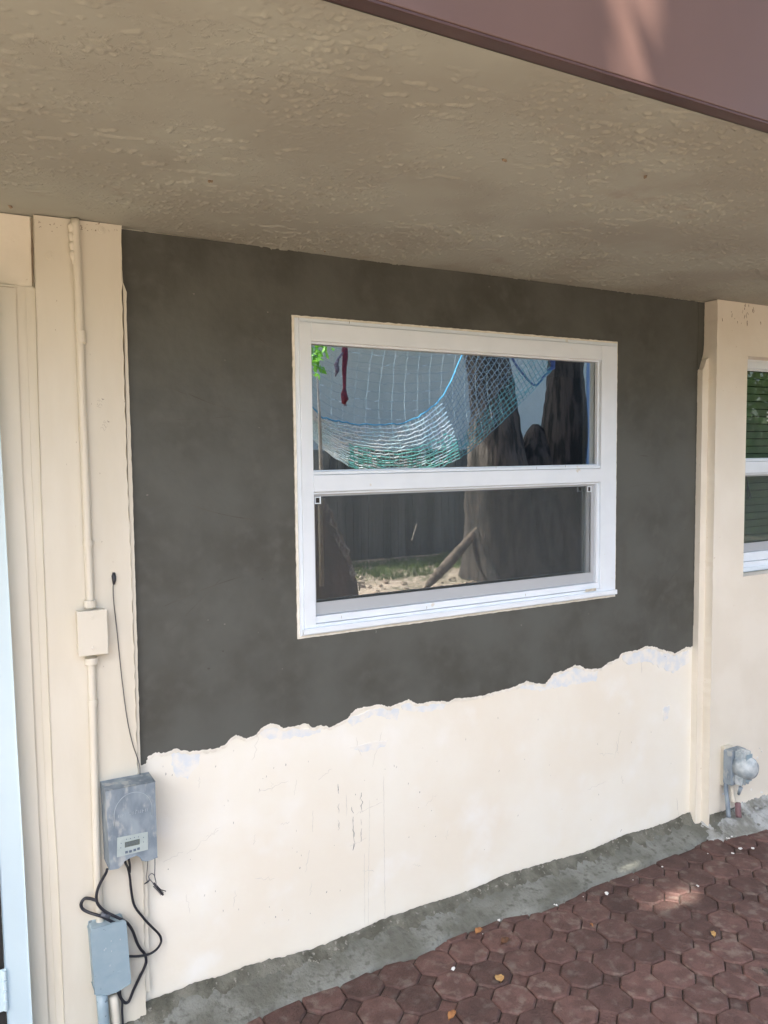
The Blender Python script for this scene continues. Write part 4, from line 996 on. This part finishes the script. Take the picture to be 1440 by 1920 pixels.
# near tree at the left, holds the hammock's left end and shades the wall from direct sun
NX_, NY_ = Mi(560, 1000, 3.0).x, 3.0
t = thing('shade_tree', (NX_, -NY_, 0), 'dark flaring tree trunk with sunlit-painted peeling bark, reflected at the left of the lower pane', 'tree')
mb = MB()
D3 = 3.4
limb(mb, [Vector((Mi(600,1150,D3).x - .02, -D3, -.1)), Mi(593,1060,D3), Mi(560,960,D3), Mi(520,860,D3), Mi(470,740,D3), Mi(400,500,D3), Mi(300,200,D3), Mi(200,-100,D3)], [.42,.30,.21,.17,.16,.15,.14,.12], 3, 22, 6, .2)
tr_end = Mi(200,-100,D3)
for q in ((-2.6, -4.4, 5.6), (0.5, -4.5, 6.3), (-2.4, -3.3, 5.6)): limb(mb, [Mi(300,200,D3), (Mi(300,200,D3) + Vector(q)) / 2 + Vector((0, 0, .5)), Vector(q)], [.12,.09,.04], q[0], 10, 5)
mb.build('trunk', M['bark2'], t, smooth=True)
pk = MB()
for k in range(26):          # bark curls along the right side, coloured pale in place of sun highlights
    u = random.random(); px = 606 + (676 - 606) * u + random.uniform(-8, 6); py = 930 + (1100 - 930) * u
    a = Mi(px, py, D3 - .16 - .12 * u); pk.tube([a, a + Vector((random.uniform(-.02, .03), .02, random.uniform(-.05, .01))), a + Vector((random.uniform(-.02, .03), .015, -.08))], [.004, .012, .003], 5)
pk.build('peel_highlight', mat('peeling bark painted sunlit', (.42, .36, .30), (.22, .17, .13), 14, .8), t)['kind'] = 'stuff'
leaves('crown', [((-1.1, -3.5, 6.0), (1.7, 1.0, .7)), ((-2.5, -3.7, 5.8), (1.2, .9, .6)), ((.2, -3.7, 6.2), (1.3, .9, .6)), ((-1.7, -4.7, 6.4), (1.5, .9, .6)), ((.4, -4.8, 6.3), (1.2, .8, .6))], 24000, .18, .11, M['leaf'], t, 14)
# shrub with bright leaves whose tip shows in the pane's top left corner
sc_ = Mi(594, 668, 3.6)
t = thing('leafy_branch', (sc_.x - .1, sc_.y, sc_.z - .2), 'bright green leafy twig tip, seen reflected in the top left corner of the main window', 'branch')
MB().tube([sc_ + Vector((-.9, 0, .5)), sc_ + Vector((-.3, 0, .12)), sc_], [.012, .008, .003], 6).build('twig', M['bark'], t)
leaves('leaves', [((sc_.x - .03, sc_.y, sc_.z), (.11, .12, .15)), ((sc_.x + .07, sc_.y, sc_.z + .10), (.05, .06, .05)), ((sc_.x - .2, sc_.y, sc_.z + .15), (.12, .12, .12))], 110, .09, .045, M['leafbright'], t, 5, holes=False, clump=.04)
# hedge behind, reflected by the right window and closing the yard on the right
t = thing('hedge', (14.5, -6.5, 0), 'dense green hedge closing the right side of the yard, reflected in the right-hand window', 'hedge')
leaves('foliage', [((14.5, -6.0, 1.5), (1.2, 5.5, 1.9)), ((16.0, -8, 2.5), (1.5, 4, 2.2)), ((12.8, -9.3, 1.2), (1.4, .7, 1.4))], 9000, .22, .13, M['leaf'], t, 7, holes=False)
MB().box(14.3, 14.6, -11, -1.5, 0, 2.2).build('stem_mass', M['bark'], t)
t = thing('hedge', (-7.5, -6, 0), 'tall dark hedge added out of view at the left to block low sky light', 'hedge')  # unseen hedge, added to keep low sky light off the upper wall
leaves('foliage', [((-7.5, -4, 1.9), (1.0, 4.5, 2.4)), ((-7.8, -10, 2.0), (1.2, 4.0, 2.6)), ((-1.5, -12.6, 2.0), (4.5, .9, 2.4))], 16000, .24, .15, M['leaf'], t, 8, holes=False)
MB().box(-7.9, -7.5, -14, -.5, 0, 3.0).build('stem_mass', M['bark'], t)
# blue tarp strip hung at the right of the ficus
t0 = Mi(1101, 640, 5.2); t1 = Mi(1126, 640, 5.2); zb_ = Mi(1110, 1000, 5.2).z
vs = []; fs_ = []
for i in range(9):
    for j in range(16):
        u = i / 8; vv = j / 15; x = t0.x + (t1.x - t0.x + .25) * u + .02 * math.sin(j * .9); z = t0.z + .6 + (max(zb_, .1) - t0.z - .6) * vv
        vs.append((x, t0.y - .04 * math.sin(u * 14) - .05 * u, z))
for i in range(8):
    for j in range(15): a = i * 16 + j; fs_.append((a, a + 1, a + 17, a + 16))
N_ = len(vs); vs += [(a, b - .004, c) for a, b, c in vs]; fs_ += [tuple(i + N_ for i in reversed(q)) for q in fs_]
tag(mesh('tarp', vs, fs_, M['tarp'], None, smooth=True), 'blue tarp hanging in folds beside the trunk, reflected near the window right edge', 'tarp')
# ------------------------------------------------------------------ hammock
t = thing('net_hammock', (Mi(740, 885, 3.2).x, -3.2, 0.9), 'blue and white net hammock sagging between the trees, seen reflected in the upper pane', 'hammock')
def curve_of(ctrl, n=72):
    P_ = spline([Vector((a, b, c)) for a, b, c in ctrl], 12)
    L_ = [0]
    for i in range(1, len(P_)): L_.append(L_[-1] + (Vector(P_[i][:2]) - Vector(P_[i - 1][:2])).length)
    out = []
    for k in range(n + 1):
        s = L_[-1] * k / n; j = max(0, min(len(L_) - 2, int(np.searchsorted(L_, s)) - 1)); u = (s - L_[j]) / max(1e-6, L_[j + 1] - L_[j])
        q = P_[j].lerp(P_[j + 1], min(1, max(0, u))); out.append(Mi(q.x, q.y, q.z))
    return out
NU, NV = 72, 16
E1 = curve_of([(540,690,2.7),(575,748,2.75),(600,778,2.8),(650,793,2.8),(710,797,2.85),(760,792,2.9),(800,770,3.1),(835,735,3.3),(868,660,3.6),(905,590,4.0),(940,560,4.6)], NU)
BE = curve_of([(540,760,3.0),(575,812,3.05),(610,845,3.1),(660,875,3.1),(720,890,3.15),(780,888,3.2),(830,874,3.3),(880,845,3.5),(930,800,3.9),(985,745,4.5),(1035,694,5.2)], NU)
E2 = curve_of([(540,560,3.5),(600,590,3.6),(650,605,3.6),(720,612,3.6),(780,615,3.7),(840,618,3.8),(900,622,4.0),(950,630,4.3),(990,642,4.6),(1020,660,5.0),(1037,684,5.3)], NU)
grid = []
for k in range(NU + 1):
    col_ = []
    a, m_, b = E1[k], BE[k], E2[k]
    for j in range(NV * 2 + 1):
        if j <= NV:
            s = j / NV; q = a.lerp(m_, s); sag = .10 * math.sin(math.pi * s) * (1 - k / NU * .6); q = q + Vector((0, .06 * math.sin(math.pi * s), -sag * .35))
        else:
            s = (j - NV) / NV; q = m_.lerp(b, s) + Vector((0, -.12 * math.sin(math.pi * s), -.02 * math.sin(math.pi * s)))
        q = q + Vector((random.gauss(0, .003), 0, random.gauss(0, .004))); col_.append(q)
    grid.append(col_)
nt_ = MB(); nf = MB(); nw = MB(); na = MB(); nb = MB(); nn_ = MB()
for j in range(NV * 2 + 1):
    line = [grid[k][j] for k in range(NU + 1)]
    if j == 0: nb.tube(line, .0055, 5); continue
    if j == NV * 2: nn_.tube(line, .007, 5); continue
    for k in range(0, NU, 1):
        u_ = k / NU; aq = (6 < j < NV + 3) and (.25 < u_ < .62) and random.random() < .6
        if u_ > .60 and j <= NV + 2:
            (nt_ if j > NV - 6 and random.random() < .8 else nf).tube(line[k:k + 2], .0036, 3, cap=False); continue
        (na if aq else (nw if j <= NV + 2 or random.random() < .10 else nf)).tube(line[k:k + 2], .0058 if j <= NV else .0018, 4 if j <= NV else 3, cap=False)
for k in range(0, NU + 1):
    c_ = [q + Vector((random.gauss(0, .004), 0, 0)) for q in grid[k]]; c_[NV:] = grid[k][NV:]
    (nw if k / NU < .6 else nf).tube(c_[:NV + 1], .0030, 3, cap=False)
    if .25 < k / NU < .62: na.tube(c_[NV - 7:NV + 1], .0040, 3, cap=False)
    if k / NU > .6: nt_.tube(c_[NV - 6:NV + 1], .0036, 3, cap=False)
    if k % 3 == 0: nf.tube([q for q in c_[NV:]], .0013, 3, cap=False)
nv_ = []; nf2 = []; mi_ = []; mats_ = [M['netwhite'], M['netaqua'], M['netblue'], mat('teal net cord', (.05, .22, .25), (.10, .32, .34), 12, .7), mat('faded slate net cord', (.14, .22, .27), (.24, .32, .36), 12, .7), M['netnavy']]
for q_, part_ in enumerate((nw, na, nb, nt_, nf, nn_)):
    b_ = len(nv_); nv_ += part_.v; nf2 += [tuple(i + b_ for i in fc_) for fc_ in part_.f]; mi_ += [q_] * len(part_.f)
net_ = mesh('net', nv_, nf2, mats_[0], t, smooth=None)
for m_ in mats_[1:]: net_.data.materials.append(m_)
net_.data.polygons.foreach_set('material_index', mi_); net_['kind'] = 'stuff'
ke = Mi(1037, 690, 5.3)
MB().tube(spline([Mi(940,600,4.6), Mi(957,668,4.8), Mi(980,702,5.0), Mi(1003,722,5.1), Mi(1020,705,5.2), ke], 5), .013, 6).build('end_rope', M['netnavy'], t, smooth=True)
MB().tube([ke + Vector((0, 0, .6)), ke + Vector((.01, 0, .2)), ke, ke + Vector((.1, -.2, 0))], [.02, .022, .03, .02], 8).build('hanging_rope', M['netnavy'], t, smooth=True)
# red knotted ropes
rr_ = Mi(645, 640, 2.7)
t = thing('knotted_rope', Mi(645, 755, 2.7), 'dark red knotted rope dangling in front of the hammock, seen reflected in the upper pane', 'rope')
pp = [(648,560,.008),(648,640,.010),(646,655,.017),(647,668,.016),(645,690,.013),(645,705,.011),(645,728,.009),(644,738,.017),(646,748,.021),(643,757,.010)]
MB().tube(spline([Mi(a, b, 2.7) for a, b, r in pp], 1), [r * 1.35 for a, b, r in pp], 8).build('rope', M['redrope'], t, smooth=True)
MB().tube([Mi(645,658,2.7), Mi(634,672,2.68), Mi(630,684,2.7), Mi(632,694,2.7), Mi(628,706,2.7)], [.008,.008,.018,.016,.004], 8).build('tail', mat('grey red rope', (.12, .07, .09), (.2, .2, .24), 60, .8), t, smooth=True)
for k in range(7):
    a = Mi(644 + random.uniform(-3, 4), 752, 2.7); MB().tube([a, a + Vector((random.uniform(-.01, .01), 0, -.035))], [.005, .002], 5).build('frayed_end', M['redrope'], t) if k < 3 else None
# bamboo pole
tag(MB().tube([Mi(594,705,2.6), Mi(598,790,2.6), Mi(602,905,2.6), Mi(606,1100,2.6)], [.006,.012,.016,.017], 8).build('bamboo_pole', M['bamboo'], None, smooth=True), 'pale upright bamboo pole at the left end of the hammock, seen reflected', 'pole')
# thin pale stick leaning in the shade by the fence
tag(MB().tube([Mi(783,982,6.2), Mi(774,1012,6.2)], .006, 6).build('stick', M['bamboo'], None), 'thin pale stick leaning in the shade before the fence, reflected in the lower pane', 'stick')
# rocks and litter in the sun patch
rk = MB(); lumps(rk, 170, lambda: random.uniform(3.8, 7.4), lambda: -random.uniform(5.2, 8.2), lambda: 0.0, .012, .05); o = rk.build('litter', mat('pale litter', (.45, .38, .30), (.25, .19, .14), 30, .9), None); tag(o, 'dry leaf litter and small stones on the bare soil of the yard', 'litter', None, 'stuff')
# grass before the fence
r = np.random.default_rng(4); k = 9000; gx = r.uniform(3.2, 9.0, k); gy = -r.triangular(6.6, 8.3, 8.55, k)
cc_ = r.integers(0, k, 90); ii = r.integers(0, 90, k); fl = r.random(k) < .65; gx = np.where(fl, gx[cc_][ii] + r.normal(scale=.09, size=k), gx); gy = np.where(fl, gy[cc_][ii] + r.normal(scale=.06, size=k), gy)
hgt = r.uniform(.03, .11, k); an = r.uniform(0, 6.28, k); lean = r.normal(scale=.04, size=(k, 2))
V = np.stack([np.stack([gx - .006 * np.cos(an), gy - .006 * np.sin(an), np.full(k, -.02)], 1), np.stack([gx + .006 * np.cos(an), gy + .006 * np.sin(an), np.full(k, -.02)], 1), np.stack([gx + lean[:, 0], gy + lean[:, 1], hgt], 1)], 1).reshape(-1, 3)
me = bpy.data.meshes.new('grass'); me.vertices.add(3 * k); me.vertices.foreach_set('co', V.ravel()); me.loops.add(3 * k); me.loops.foreach_set('vertex_index', np.arange(3 * k)); me.polygons.add(k)
me.polygons.foreach_set('loop_start', np.arange(0, 3 * k, 3)); me.polygons.foreach_set('loop_total', np.full(k, 3)); me.update(); me.validate(); me.materials.append(M['grass'])
o = bpy.data.objects.new('grass', me); link(o); tag(o, 'sparse green grass growing along the fence foot', 'grass', None, 'stuff')
